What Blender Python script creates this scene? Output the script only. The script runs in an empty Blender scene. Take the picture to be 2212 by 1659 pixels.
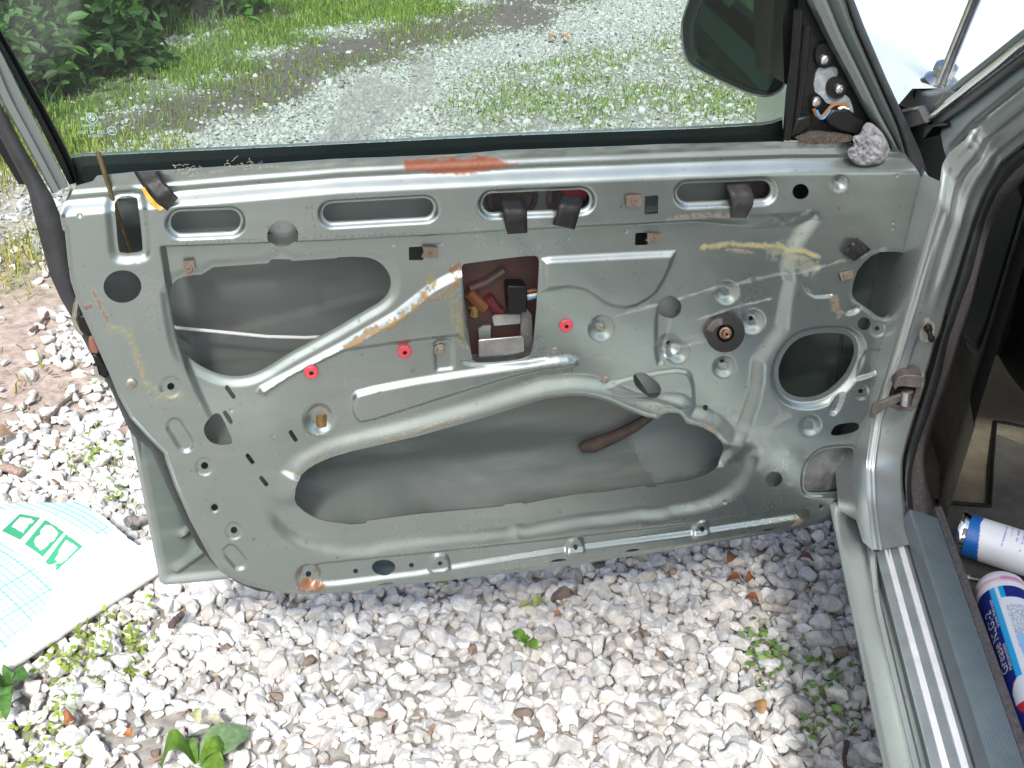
import bpy, bmesh, math, random
import numpy as np
from mathutils import Vector
random.seed(7); RNG = np.random.default_rng(11)
SC = bpy.context.scene; COL = SC.collection

# ------------------------------------------------------------------ camera
CX, CY, F = 1106.0, 829.5, 2228.0            # photo measured on a 2212 x 1659 raster
CAMH, DIST = 1.35, 1.2                       # eye height, distance to the plane of the open door
def nz(v): v = np.array(v, float); return v/np.linalg.norm(v)
_down = nz([985-CX, 4529-CY, F]); _dr = nz([11888-CX, -157-CY, F]); _dr = nz(_dr-_down*(_dr@_down))
_cf = nz([1460-CX, -503-CY, F]); _cf = nz(_cf-_down*(_cf@_down)); _up = -_down; _X = nz(np.cross(_cf, _up))
M = np.array([_X, _cf, _up])                 # camera (x right, y down, z ahead) -> world (y = car forward, z up)
UP = np.array([0, 0, 1.0]); DR = M@_dr; NRM = np.array([-DR[1], DR[0], 0.0])   # along the door to its hinge / door outward
CAM = np.array([0, 0, CAMH])
cd = bpy.data.cameras.new('camera'); cam = bpy.data.objects.new('camera', cd); COL.objects.link(cam)
from mathutils import Matrix
R = np.array([M[:, 0], -M[:, 1], -M[:, 2]]).T
m4 = Matrix([list(R[0])+[0], list(R[1])+[0], list(R[2])+[CAMH], [0, 0, 0, 1]])
cam.matrix_world = m4
cd.sensor_width = 36; cd.lens = 36*F/2212; cd.clip_start = .02; cd.clip_end = 500
SC.camera = cam
# ------------------------------------------------------------------ light
EL = math.radians(50)
_h = -nz((M@np.array([0, 0, 1.]))*np.array([1, 1, 0])); SUN = np.array([_h[0]*math.cos(EL), _h[1]*math.cos(EL), math.sin(EL)])
w = bpy.data.worlds.new('World'); SC.world = w; w.use_nodes = True
nt = w.node_tree; sky = nt.nodes.new('ShaderNodeTexSky'); sky.sky_type = 'NISHITA'; sky.sun_disc = False
sky.sun_elevation = EL; sky.sun_rotation = math.atan2(SUN[0], SUN[1]); sky.dust_density = 3.0; sky.air_density = 1.0
bg = nt.nodes['Background']; bg.inputs[1].default_value = .15; nt.links.new(sky.outputs[0], bg.inputs[0])
sl = bpy.data.lights.new('sun', 'SUN'); sl.energy = 2.8; sl.angle = math.radians(7); sl.color = (1, .975, .93)
so = bpy.data.objects.new('sun', sl); COL.objects.link(so)
so.rotation_mode = 'QUATERNION'; so.rotation_quaternion = Vector(-SUN).to_track_quat('-Z', 'Y'); so.location = (0, 0, 8)
SC.view_settings.view_transform = 'Standard'; SC.view_settings.look = 'None'
SC.view_settings.exposure = 1.15; SC.view_settings.gamma = 1
SC.cycles.max_bounces = 8; SC.cycles.transparent_max_bounces = 12

# ------------------------------------------------------------------ measuring helpers
def ray(x, y): return M@np.array([(x-CX)/F, (y-CY)/F, 1.0])
def onz(x, y, z): r = ray(x, y); return CAM + r*((z-CAMH)/r[2])
def onx(x, y, X): r = ray(x, y); return CAM + r*(X/r[0])
def ony(x, y, Y): r = ray(x, y); return CAM + r*(Y/r[1])
def dw(x, y, wo=0.): r = ray(x, y); return CAM + r*((DIST+wo)/(NRM@r))          # on the door, wo metres behind its plane
def duz(u, z, wo=0.): return DR*u + NRM*(DIST+wo) + UP*z
def project(P):
    C = (np.asarray(P)-CAM)@M; return np.stack([CX+F*C[..., 0]/C[..., 2], CY+F*C[..., 1]/C[..., 2]], -1)
KK = {'a': (0, 0, .32895), 'b': (727.6, 0, .32895), 'c': (1455.3, 0, .3421), 'd': (0, 485.1, .32895), 'e': (727.6, 485.1, .32895),
      'f': (1455.3, 485.1, .3421), 'g': (0, 970.2, .32895), 'h': (727.6, 970.2, .32895), 'k': (1484.4, 1091.4, .3421),
      'j': (2001, 1079.3, .29973), 'm': (0, 1212.7, .32895), 'n': (1819.1, 0, .21926), 'q': (1788.7, 727.6, .27411),
      'r': (1819.1, 181.9, .36551), 's': (0, 0, .51169), 'l': (1424.9, 0, .20465), 'D': (0, 0, 1.)}
def k(c, *p):
    o = KK[c]; r = [(o[0]+o[2]*a, o[1]+o[2]*b) for a, b in p]
    return r[0] if len(r) == 1 else r
def chaikin(P, n=2, closed=True):
    P = [np.array(p, float) for p in P]
    for _ in range(n):
        Q = []
        L = len(P)
        for i in range(L if closed else L-1):
            A, B = P[i], P[(i+1) % L]; Q += [A*.75+B*.25, A*.25+B*.75]
        if not closed: Q = [P[0]]+Q+[P[-1]]
        P = Q
    return P
def resample(P, n):
    P = np.array(P, float); s = np.r_[0, np.cumsum(np.linalg.norm(np.diff(P, axis=0), axis=1))]
    t = np.linspace(0, s[-1], n); return np.stack([np.interp(t, s, P[:, i]) for i in range(P.shape[1])], 1)
def sstep(a, b, x): t = np.clip((x-a)/(b-a), 0, 1); return t*t*(3-2*t)
_lat = RNG.random((256, 256))
def vnoise(x, y):
    xi = np.floor(x).astype(int); yi = np.floor(y).astype(int); fx = x-xi; fy = y-yi
    fx = fx*fx*(3-2*fx); fy = fy*fy*(3-2*fy); g = lambda a, b: _lat[a & 255, b & 255]
    return (g(xi, yi)*(1-fx)+g(xi+1, yi)*fx)*(1-fy)+(g(xi, yi+1)*(1-fx)+g(xi+1, yi+1)*fx)*fy
def fbm(x, y, o=4): return sum(vnoise(x*2**i+17*i, y*2**i+5*i)*.5**(i+1) for i in range(o))/(1-.5**o)
def sdpoly(P, poly, margin=90.):
    poly = np.array(poly, float); out = np.full(len(P), 1e3)
    lo = poly.min(0)-margin; hi = poly.max(0)+margin
    idx = np.nonzero((P[:, 0] > lo[0]) & (P[:, 0] < hi[0]) & (P[:, 1] > lo[1]) & (P[:, 1] < hi[1]))[0]
    if not len(idx): return out
    Q = P[idx]; d = np.full(len(Q), 1e9); ins = np.zeros(len(Q), bool); n = len(poly)
    for i in range(n):
        A, B = poly[i], poly[(i+1) % n]; e = B-A; wv = Q-A
        t = np.clip((wv@e)/max(e@e, 1e-9), 0, 1); d = np.minimum(d, ((wv-t[:, None]*e)**2).sum(1))
        c = ((A[1] <= Q[:, 1]) & (B[1] > Q[:, 1])) | ((B[1] <= Q[:, 1]) & (A[1] > Q[:, 1]))
        if abs(e[1]) > 1e-9: ins ^= c & (Q[:, 0] < A[0]+(Q[:, 1]-A[1])/e[1]*e[0])
    d = np.sqrt(d); out[idx] = np.where(ins, -d, d); return out
def sdline(P, line, margin=60.):
    line = np.array(line, float); out = np.full(len(P), 1e3); lo = line.min(0)-margin; hi = line.max(0)+margin
    idx = np.nonzero((P[:, 0] > lo[0]) & (P[:, 0] < hi[0]) & (P[:, 1] > lo[1]) & (P[:, 1] < hi[1]))[0]
    Q = P[idx]; d = np.full(len(Q), 1e9)
    for i in range(len(line)-1):
        A, B = line[i], line[i+1]; e = B-A; wv = Q-A
        t = np.clip((wv@e)/max(e@e, 1e-9), 0, 1); d = np.minimum(d, ((wv-t[:, None]*e)**2).sum(1))
    out[idx] = np.sqrt(d); return out

# ------------------------------------------------------------------ materials
def mat(name, col, rough=.5, metal=0., nscale=0, namt=0., bump=0., bscale=None, col2=None, attr=None, spec=None, coat=0., subsurf=0.):
    m = bpy.data.materials.new(name); m.use_nodes = True; t = m.node_tree; b = t.nodes['Principled BSDF']
    b.inputs['Base Color'].default_value = (*col, 1); b.inputs['Roughness'].default_value = rough; b.inputs['Metallic'].default_value = metal
    if spec is not None: b.inputs['Specular IOR Level'].default_value = spec
    if coat: b.inputs['Coat Weight'].default_value = coat; b.inputs['Coat Roughness'].default_value = .15
    src = None; tc = t.nodes.new('ShaderNodeTexCoord')
    if attr:
        a = t.nodes.new('ShaderNodeAttribute'); a.attribute_name = attr; src = a.outputs['Color']
    if nscale:
        n = t.nodes.new('ShaderNodeTexNoise'); n.inputs['Scale'].default_value = nscale; n.inputs['Detail'].default_value = 6; n.inputs['Roughness'].default_value = .65
        t.links.new(tc.outputs['Object'], n.inputs['Vector'])
        mx = t.nodes.new('ShaderNodeMix'); mx.data_type = 'RGBA'; mx.blend_type = 'MIX' if col2 else 'MULTIPLY'
        r = t.nodes.new('ShaderNodeValToRGB'); t.links.new(n.outputs['Fac'], r.inputs[0])
        if col2:
            r.color_ramp.elements[0].position = .4; r.color_ramp.elements[1].position = .62
            mx.inputs[6].default_value = (*col, 1); mx.inputs[7].default_value = (*col2, 1)
            if src: t.links.new(src, mx.inputs[6])
            mt = t.nodes.new('ShaderNodeMath'); mt.operation = 'MULTIPLY'; mt.inputs[1].default_value = namt or 1
            t.links.new(r.outputs[0], mt.inputs[0]); t.links.new(mt.outputs[0], mx.inputs[0])
        else:
            lo = 1-namt; r.color_ramp.elements[0].position = .3; r.color_ramp.elements[1].position = .7
            r.color_ramp.elements[0].color = (lo, lo, lo, 1); r.color_ramp.elements[1].color = (1+namt*.3,)*3+(1,)
            mx.inputs[0].default_value = 1; mx.inputs[6].default_value = (*col, 1)
            if src: t.links.new(src, mx.inputs[6])
            t.links.new(r.outputs[0], mx.inputs[7])
        src = mx.outputs[2]
    if src: t.links.new(src, b.inputs['Base Color'])
    if bump:
        n2 = t.nodes.new('ShaderNodeTexNoise'); n2.inputs['Scale'].default_value = bscale or nscale or 60; n2.inputs['Detail'].default_value = 5
        t.links.new(tc.outputs['Object'], n2.inputs['Vector'])
        bp = t.nodes.new('ShaderNodeBump'); bp.inputs['Strength'].default_value = bump; bp.inputs['Distance'].default_value = .004
        t.links.new(n2.outputs['Fac'], bp.inputs['Height']); t.links.new(bp.outputs[0], b.inputs['Normal'])
    return m
def paint_mat(name, base, rough, metal, dirt, streak=True, coat=0., stain_light=True):
    """silver paint, dirt from noise, stains, painted sheen and shade (their colour and amount) from the point attribute 'stain'"""
    m = bpy.data.materials.new(name); m.use_nodes = True; t = m.node_tree; b = t.nodes['Principled BSDF']; L = t.links.new
    tc = t.nodes.new('ShaderNodeTexCoord')
    n = t.nodes.new('ShaderNodeTexNoise'); n.inputs['Scale'].default_value = 5; n.inputs['Detail'].default_value = 8; n.inputs['Roughness'].default_value = .7
    L(tc.outputs['Object'], n.inputs['Vector'])
    r = t.nodes.new('ShaderNodeValToRGB'); r.color_ramp.elements[0].position = .38; r.color_ramp.elements[1].position = .68; L(n.outputs['Fac'], r.inputs[0])
    mp = t.nodes.new('ShaderNodeMapping'); mp.inputs['Rotation'].default_value = (0, .35, 0); mp.inputs['Scale'].default_value = (5, 5, 26); L(tc.outputs['Object'], mp.inputs[0])
    n3 = t.nodes.new('ShaderNodeTexNoise'); n3.inputs['Scale'].default_value = 1; n3.inputs['Detail'].default_value = 7; L(mp.outputs[0], n3.inputs['Vector'])
    r3 = t.nodes.new('ShaderNodeValToRGB'); r3.color_ramp.elements[0].position = .52; r3.color_ramp.elements[1].position = .8; L(n3.outputs['Fac'], r3.inputs[0])
    m1 = t.nodes.new('ShaderNodeMix'); m1.data_type = 'RGBA'; m1.inputs[6].default_value = (*base, 1); m1.inputs[7].default_value = (*dirt, 1)
    f1 = t.nodes.new('ShaderNodeMath'); f1.operation = 'MULTIPLY'; f1.inputs[1].default_value = .4; L(r.outputs[0], f1.inputs[0]); L(f1.outputs[0], m1.inputs[0])
    m2 = t.nodes.new('ShaderNodeMix'); m2.data_type = 'RGBA'; L(m1.outputs[2], m2.inputs[6]); m2.inputs[7].default_value = (.62, .64, .62, 1)  # pale streaks paint in the glossy sheen of clear film
    f3 = t.nodes.new('ShaderNodeMath'); f3.operation = 'MULTIPLY'; f3.inputs[1].default_value = .16 if streak else 0; L(r3.outputs[0], f3.inputs[0]); L(f3.outputs[0], m2.inputs[0])
    n5 = t.nodes.new('ShaderNodeTexNoise'); n5.inputs['Scale'].default_value = 130; n5.inputs['Detail'].default_value = 4; L(tc.outputs['Object'], n5.inputs['Vector'])
    r5 = t.nodes.new('ShaderNodeValToRGB'); r5.color_ramp.elements[0].position = .66; r5.color_ramp.elements[1].position = .75; L(n5.outputs['Fac'], r5.inputs[0])
    f5 = t.nodes.new('ShaderNodeMath'); f5.operation = 'MULTIPLY'; L(r5.outputs[0], f5.inputs[0]); L(r.outputs[0], f5.inputs[1])
    m5 = t.nodes.new('ShaderNodeMix'); m5.data_type = 'RGBA'; L(f5.outputs[0], m5.inputs[0]); L(m2.outputs[2], m5.inputs[6]); m5.inputs[7].default_value = (.10, .09, .075, 1); m2 = m5
    a = t.nodes.new('ShaderNodeAttribute'); a.attribute_name = 'stain_light'
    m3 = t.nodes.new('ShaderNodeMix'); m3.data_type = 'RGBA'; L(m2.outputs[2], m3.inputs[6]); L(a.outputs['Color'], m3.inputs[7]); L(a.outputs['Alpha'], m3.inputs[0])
    if not stain_light: t.links.remove(m3.inputs[0].links[0]); m3.inputs[0].default_value = 0
    L(m3.outputs[2], b.inputs['Base Color'])
    mm = t.nodes.new('ShaderNodeMath'); mm.operation = 'MULTIPLY_ADD'; mm.inputs[1].default_value = -metal; mm.inputs[2].default_value = metal; mm.inputs[0].default_value = 0
    if stain_light: L(a.outputs['Alpha'], mm.inputs[0])
    L(mm.outputs[0], b.inputs['Metallic'])
    rr = t.nodes.new('ShaderNodeMath'); rr.operation = 'MULTIPLY_ADD'; rr.inputs[1].default_value = .25; rr.inputs[2].default_value = rough; L(n.outputs['Fac'], rr.inputs[0]); L(rr.outputs[0], b.inputs['Roughness'])
    if coat: b.inputs['Coat Weight'].default_value = coat; b.inputs['Coat Roughness'].default_value = .12
    n2 = t.nodes.new('ShaderNodeTexNoise'); n2.inputs['Scale'].default_value = 9; n2.inputs['Detail'].default_value = 3; L(tc.outputs['Object'], n2.inputs['Vector'])
    bp = t.nodes.new('ShaderNodeBump'); bp.inputs['Strength'].default_value = .12; bp.inputs['Distance'].default_value = .01; L(n2.outputs['Fac'], bp.inputs['Height']); L(bp.outputs[0], b.inputs['Normal'])
    return m
MT = {}
MT['panel'] = paint_mat('door_paint', (.352, .400, .380), .17, .89, (.275, .313, .295))
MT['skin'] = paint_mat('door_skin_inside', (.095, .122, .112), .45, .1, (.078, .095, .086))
MT['body'] = paint_mat('body_paint', (.41, .445, .43), .22, .72, (.37, .40, .385), False, .4, False)
MT['bonnet'] = paint_mat('bonnet_paint_lit', (.62, .64, .59), .25, .3, (.57, .59, .55), False, .4, False)  # body paint lightened: the bonnet's sun glare is put into the colour
MT['rubber'] = mat('black_rubber', (.028, .030, .033), .55, 0, 40, .5, .15, 300)
MT['black'] = mat('black_plastic', (.008, .009, .009), .4, 0, 60, .3, .1, 200, spec=.3)
MT['trim'] = mat('dark_green_black_trim', (.006, .014, .013), .5, 0, 30, .3, spec=.2)
MT['fuzz'] = mat('fuzzy_edge', (.11, .10, .10), .95, 0, 120, .5, .6, 500)
MT['carpet'] = mat('brown_carpet', (.165, .14, .10), 1., 0, 14, .45, .7, 600)
MT['matr'] = mat('floor_mat', (.075, .07, .062), .95, 0, 30, .4, .5, 600)
MT['steel'] = mat('bright_steel', (.62, .62, .6), .28, 1., 60, .3)
MT['zinc'] = mat('zinc_bolt', (.42, .40, .33), .42, .8, 120, .4)
MT['brass'] = mat('brown_rod', (.30, .22, .12), .4, .8, 60, .5)
MT['rust'] = mat('rusty_steel', (.20, .165, .135), .75, .3, 220, .6, .3, 300, (.15, .09, .06))
MT['darksteel'] = mat('oily_steel', (.115, .10, .09), .5, .25, 90, .5)
MT['red'] = mat('red_plastic', (.62, .07, .09), .4, 0, 80, .2)
MT['orange'] = mat('orange_strip', (.80, .42, .06), .5, 0, 60, .2)
MT['tape'] = mat('black_tape', (.014, .014, .014), .45, 0, 90, .45, .25, 120)
MT['foam'] = mat('grey_putty', (.25, .255, .275), .9, 0, 45, .9, 1., 110, (.09, .085, .085))
MT['plaster'] = mat('grey_alloy', (.30, .34, .37), .6, .3, 45, .6, .4, 90)
MT['wire_o'] = mat('orange_wire', (.19, .085, .03), .5); MT['wire_b'] = mat('blue_wire', (.06, .25, .5), .45)
MT['white'] = mat('white_plastic', (.75, .74, .70), .4, 0, 30, .1)
MT['frame'] = paint_mat('frame_paint_shaded', (.17, .20, .19), .25, .5, (.15, .17, .16), False, .3, False)  # body paint darkened: shade on the frame is put into the colour
MT['chrome'] = mat('chrome', (.75, .76, .75), .12, 1.)
MT['olive'] = mat('rusty_inside', (.10, .040, .036), .6, 0, 60, .7, .2, 80, (.05, .05, .04))

# ------------------------------------------------------------------ object helpers
ORG = {}
def link(o, parent=None, org=(0, 0, 0)):
    COL.objects.link(o); org = np.array(org, float)
    if parent is not None: o.parent = parent; o.location = Vector(org-ORG[parent.name])
    else: o.location = Vector(org)
    ORG[o.name] = org
def empty(name, org, label=None, cat=None, group=None):
    o = bpy.data.objects.new(name, None); o.empty_display_size = .1; link(o, None, org); tag(o, label, cat, group); return o
def tag(o, label=None, cat=None, group=None, kind=None):
    if label: o['label'] = label
    if cat: o['category'] = cat
    if group: o['group'] = group
    if kind: o['kind'] = kind
    return o
def mesh(name, V, Fc, m, parent=None, smooth=True, org=None, attrs=None, autosmooth=None):
    V = np.asarray(V, float)
    if org is None:
        org = ORG[parent.name] if parent is not None else np.array([V[:, 0].mean(), V[:, 1].mean(), V[:, 2].min()])
    me = bpy.data.meshes.new(name); Vl = V-np.array(org)
    if isinstance(Fc, np.ndarray):
        n, s = Fc.shape
        me.vertices.add(len(V)); me.vertices.foreach_set('co', Vl.astype(np.float32).ravel())
        me.loops.add(n*s); me.loops.foreach_set('vertex_index', Fc.astype(np.int32).ravel())
        me.polygons.add(n); me.polygons.foreach_set('loop_start', np.arange(0, n*s, s, dtype=np.int32)); me.update(calc_edges=True)
    else:
        me.from_pydata(Vl.tolist(), [], [list(map(int, f)) for f in Fc]); me.update()
    me.polygons.foreach_set('use_smooth', np.full(len(me.polygons), smooth)); me.materials.append(m)
    for an, av in (attrs or {}).items():
        at = me.attributes.new(an, 'FLOAT_COLOR', 'POINT'); at.data.foreach_set('color', np.asarray(av, np.float32).ravel())
    if autosmooth is not None: me.set_sharp_from_angle(angle=math.radians(autosmooth))
    o = bpy.data.objects.new(name, me); link(o, parent, org); return o
class MB:
    def __init__(s): s.V = []; s.F = []
    def add(s, V, Fc):
        b = len(s.V); s.V += [tuple(v) for v in V]; s.F += [[i+b for i in f] for f in Fc]; return s
    def build(s, name, m, parent=None, smooth=False, auto=35, org=None):
        o = mesh(name, s.V, s.F, m, parent, True, org, autosmooth=auto)
        bm = bmesh.new(); bm.from_mesh(o.data); bmesh.ops.recalc_face_normals(bm, faces=bm.faces); bm.to_mesh(o.data); bm.free(); return o
def grid_faces(r, c, closed=False):
    F_ = []
    for i in range(r-1):
        for j in range(c if closed else c-1):
            j2 = (j+1) % c; F_.append([i*c+j, i*c+j2, (i+1)*c+j2, (i+1)*c+j])
    return F_
def frame(ax):
    ax = nz(ax); t = np.array([0, 0, 1.]) if abs(ax[2]) < .9 else np.array([1., 0, 0]); e1 = nz(np.cross(ax, t)); return ax, e1, np.cross(ax, e1)
def lathe(mb, c, ax, prof, seg=24, e=None):
    ax, e1, e2 = frame(ax) if e is None else e
    V = []
    for r, h in prof:
        for i in range(seg):
            a = 2*math.pi*i/seg; V.append(np.array(c)+ax*h+(e1*math.cos(a)+e2*math.sin(a))*r)
    mb.add(V, grid_faces(len(prof), seg, True)); return mb
def tube(mb, pts, r, seg=8, caps=True):
    P = np.array(pts, float); n = len(P); rr = np.full(n, r) if np.isscalar(r) else np.array(r); V = []
    e1 = None
    for i in range(n):
        t = nz(P[min(i+1, n-1)]-P[max(i-1, 0)])
        if e1 is None: _, e1, e2 = frame(t)
        e1 = nz(e1-t*(e1@t)); e2 = np.cross(t, e1)
        for j in range(seg):
            a = 2*math.pi*j/seg; V.append(P[i]+(e1*math.cos(a)+e2*math.sin(a))*rr[i])
    Fc = grid_faces(n, seg, True)
    if caps: Fc += [list(range(seg))[::-1], [(n-1)*seg+j for j in range(seg)]]
    mb.add(V, Fc); return mb
def loft(lines, n=24, closed=False, smooth=0):
    L = [resample(np.array(l, float), n) for l in lines]; V = np.concatenate(L); return V, grid_faces(len(L), n)
def prism(mb, front, off):
    """closed solid from a polygon of world points pushed by the vector off"""
    A = [np.array(p) for p in front]; n = len(A); B = [p+np.array(off) for p in A]
    mb.add(A+B, [list(range(n)), list(range(2*n-1, n-1, -1))]+[[i, (i+1) % n, n+(i+1) % n, n+i] for i in range(n)]); return mb
def dprism(mb, px, w0, w1, sm=0):
    if sm: px = chaikin(px, sm)
    prism(mb, [dw(x, y, w0) for x, y in px], NRM*(w1-w0)); return mb
def box(mb, c, e1, e2, e3):
    c, e1, e2, e3 = map(lambda v: np.array(v, float), (c, e1, e2, e3)); prism(mb, [c-e1-e2-e3, c+e1-e2-e3, c+e1+e2-e3, c-e1+e2-e3], 2*e3); return mb
def bevel(o, wd=.002, seg=2):
    m = o.modifiers.new('bevel', 'BEVEL'); m.width = wd; m.segments = seg; m.limit_method = 'ANGLE'; return o

# ------------------------------------------------------------------ ground
def gz(*p): return [tuple(onz(x, y, 0)[:2]) for x, y in p]
Z_BUSH = gz((-500, -60), (-300, 330), (0, 230), (60, 262), (130, 215), (250, 130), (420, 75), (560, 15), (620, -60))
Z_LAWN = gz((60, 262), (130, 215), (250, 130), (420, 75), (560, 15), (620, -60), (1150, -60), (1000, 6), (930, 40), (700, 75), (560, 120), (430, 190), (300, 225), (200, 262), (110, 350), (0, 360), (0, 230))
Z_DIRT = gz((110, 350), (200, 262), (300, 225), (430, 190), (560, 120), (700, 75), (930, 40), (1150, -60), (1380, -60), (1180, 55), (960, 100), (760, 150), (620, 225), (450, 290), (250, 310))
Z_RIGHT = gz((950, 225), (1060, 170), (1250, 112), (1420, 75), (1560, 60), (2000, 70), (2000, 230), (1690, 255), (1400, 270), (1250, 285), (1000, 275))
Z_STRIP = gz((120, 300), (250, 290), (430, 300), (450, 345), (200, 420), (90, 420))
Z_LEFTG = gz((-400, 300), (60, 330), (110, 440), (150, 600), (40, 640), (-400, 640))
Z_LEFTD = gz((-500, 560), (130, 560), (265, 800), (215, 880), (100, 900), (-500, 920))
Z_WEED1 = gz((-300, 1350), (60, 1440), (240, 1300), (330, 1330), (290, 1440), (160, 1600), (140, 1750), (-300, 1750))
Z_WEED2 = gz((1570, 1400), (1720, 1370), (1840, 1450), (1900, 1650), (1720, 1560))
Z_WEED3 = gz((0, 930), (200, 900), (320, 1000), (330, 1250), (200, 1100), (0, 1060))
def inz(P, z): return sdpoly(P, z, .8)
def zone(P, z, soft=.18): return sstep(soft, -soft, inz(P, z)+(fbm(P[:, 0]*3, P[:, 1]*3)-.5)*soft*3)
def gh(x, y): return .02*(fbm(np.asarray(x)*.9+40, np.asarray(y)*.9+40)-.5)
gx = np.concatenate([np.linspace(-60, -6.2, 26), np.arange(-6, 4.01, .05), np.linspace(4.3, 60, 26)])
gy = np.concatenate([np.linspace(-60, -1.2, 26), np.arange(-1, 9.01, .05), np.linspace(9.3, 60, 26)])
GX, GY = np.meshgrid(gx, gy); GP = np.stack([GX.ravel(), GY.ravel()], 1)
gcol = np.zeros((len(GP), 4)); gcol[:] = (.33, .315, .29, 1)
def gmix(mask, c):
    gcol[:, :3] = gcol[:, :3]*(1-mask[:, None])+np.array(c)*mask[:, None]
gmix(sstep(3.0, 4.0, GP[:, 1])*.8, (.33, .335, .32))
gmix(zone(GP, Z_DIRT), (.115, .10, .085)); gmix(zone(GP, Z_LAWN)*.9, (.085, .11, .04)); gmix(zone(GP, Z_BUSH), (.035, .045, .02))
gmix(zone(GP, Z_RIGHT)*.6, (.15, .165, .08)); gmix(zone(GP, Z_LEFTD), (.36, .29, .245)); gmix(zone(GP, Z_LEFTG)*.4, (.22, .22, .11)); gmix(zone(GP, Z_WEED1)*.8, (.17, .14, .10))
gmix(sstep(9, 14, np.hypot(GP[:, 0], GP[:, 1])), (.06, .08, .03))
go = mesh('ground', np.column_stack([GP, gh(GP[:, 0], GP[:, 1])]), np.array(grid_faces(len(gy), len(gx))),
          mat('soil', (.2, .17, .14), 1., 0, 30, .55, 1., 60, attr='Col'), None, True, (0, 0, 0), {'Col': gcol})
tag(go, kind='structure')

# stones: convex crushed limestone chips, thousands of them in one layer
def make_stone(nv, bev, seed):
    r = np.random.default_rng(seed); bm = bmesh.new()
    P = r.normal(size=(nv, 3)); P /= np.linalg.norm(P, axis=1)[:, None]; P *= r.uniform(.82, 1.05, (nv, 1))
    P *= np.array([1, r.uniform(.66, .95), r.uniform(.55, .85)])
    for p in P: bm.verts.new(p)
    g = bmesh.ops.convex_hull(bm, input=bm.verts)
    bmesh.ops.delete(bm, geom=[v for v in bm.verts if not v.link_faces], context='VERTS')
    if bev:
        bmesh.ops.dissolve_limit(bm, angle_limit=.25, verts=bm.verts, edges=bm.edges)
        bmesh.ops.bevel(bm, geom=list(bm.edges), offset=.12, segments=1, affect='EDGES', profile=.5, clamp_overlap=True)
    bmesh.ops.triangulate(bm, faces=bm.faces); bm.verts.index_update()
    V = np.array([v.co[:] for v in bm.verts]); Fc = np.array([[v.index for v in f.verts] for f in bm.faces]); bm.free(); return V, Fc
def rot_rand(n, tilt=.5):
    a = RNG.uniform(0, 2*np.pi, n); b = RNG.normal(0, tilt, n); c = RNG.normal(0, tilt, n)
    ca, sa, cb, sb, cc, sc_ = np.cos(a), np.sin(a), np.cos(b), np.sin(b), np.cos(c), np.sin(c); Z = np.zeros(n); O = np.ones(n)
    Rz = np.stack([ca, -sa, Z, sa, ca, Z, Z, Z, O], 1).reshape(n, 3, 3); Rx = np.stack([O, Z, Z, Z, cb, -sb, Z, sb, cb], 1).reshape(n, 3, 3)
    Ry = np.stack([cc, Z, sc_, Z, O, Z, -sc_, Z, cc], 1).reshape(n, 3, 3); return Rz@Rx@Ry
def scatter(P, S, shapes, z, cols, Rm):
    VV = []; FF = []; CC = []; off = 0; pick = RNG.integers(0, len(shapes), len(P))
    for i, (V, Fc) in enumerate(shapes):
        ix = np.nonzero(pick == i)[0]
        if not len(ix): continue
        W = np.einsum('nij,vj->nvi', Rm[ix], V)*S[ix][:, None, None]+np.column_stack([P[ix], z[ix]])[:, None, :]
        VV.append(W.reshape(-1, 3)); FF.append((Fc[None]+(np.arange(len(ix))*len(V))[:, None, None]+off).reshape(-1, 3)); off += len(ix)*len(V)
        CC.append(np.repeat(cols[ix], len(V), 0))
    return np.concatenate(VV), np.concatenate(FF), np.concatenate(CC)
def jgrid(x0, x1, y0, y1, s):
    X, Y = np.meshgrid(np.arange(x0, x1, s), np.arange(y0, y1, s)); n = X.size
    return np.stack([X.ravel()+RNG.uniform(-.48, .48, n)*s, Y.ravel()+RNG.uniform(-.48, .48, n)*s], 1)
def inview(P, m=420):
    q = project(np.column_stack([P, np.zeros(len(P))])); return (q[:, 0] > -m) & (q[:, 0] < 2212+m) & (q[:, 1] > -m) & (q[:, 1] < 1659+m)
near_sh = [make_stone(RNG.integers(15, 26), True, 100+i) for i in range(26)]
far_sh = [make_stone(10, False, 200+i) for i in range(14)]
def keep(P):
    p = np.ones(len(P)); f_ = fbm(P[:, 0]*2.2, P[:, 1]*2.2)
    for z, a in ((Z_DIRT, .965), (Z_LAWN, .995), (Z_BUSH, 1.), (Z_RIGHT, .6), (Z_LEFTG, .5), (Z_LEFTD, .985), (Z_WEED1, .45)):
        p *= 1-a*zone(P, z)
    p *= np.where((f_ > .64) & (P[:, 1] < 2.4), .7, 1.)
    return RNG.random(len(P)) < p
def stone_cols(n):
    b = RNG.normal(.53, .075, n).clip(.25, .68); warm = RNG.normal(0, .012, n)
    c = np.stack([b+warm+.012, b, b-warm*.8-.028, np.ones(n)], 1)
    br = RNG.random(n) < .009; c[br, :3] = np.array([.26, .2, .16])*RNG.uniform(.6, 1.2, (br.sum(), 1)); return c
Vs, Fs, Cs, off = [], [], [], 0
P = jgrid(-2.9, .80, .3, 2.75, .0155); P = P[inview(P)]; P = P[keep(P)]
S = RNG.lognormal(math.log(.0146), .36, len(P)).clip(.006, .028)
near = scatter(P, S, near_sh, gh(P[:, 0], P[:, 1])+S*.25+RNG.uniform(-.003, .012, len(P)), stone_cols(len(P)), rot_rand(len(P), .45))
P = jgrid(-6.5, 4.2, 2.7, 9.2, .0175); P = P[inview(P)]; P = P[keep(P)]
S = RNG.lognormal(math.log(.0112), .36, len(P)).clip(.006, .026)
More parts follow.
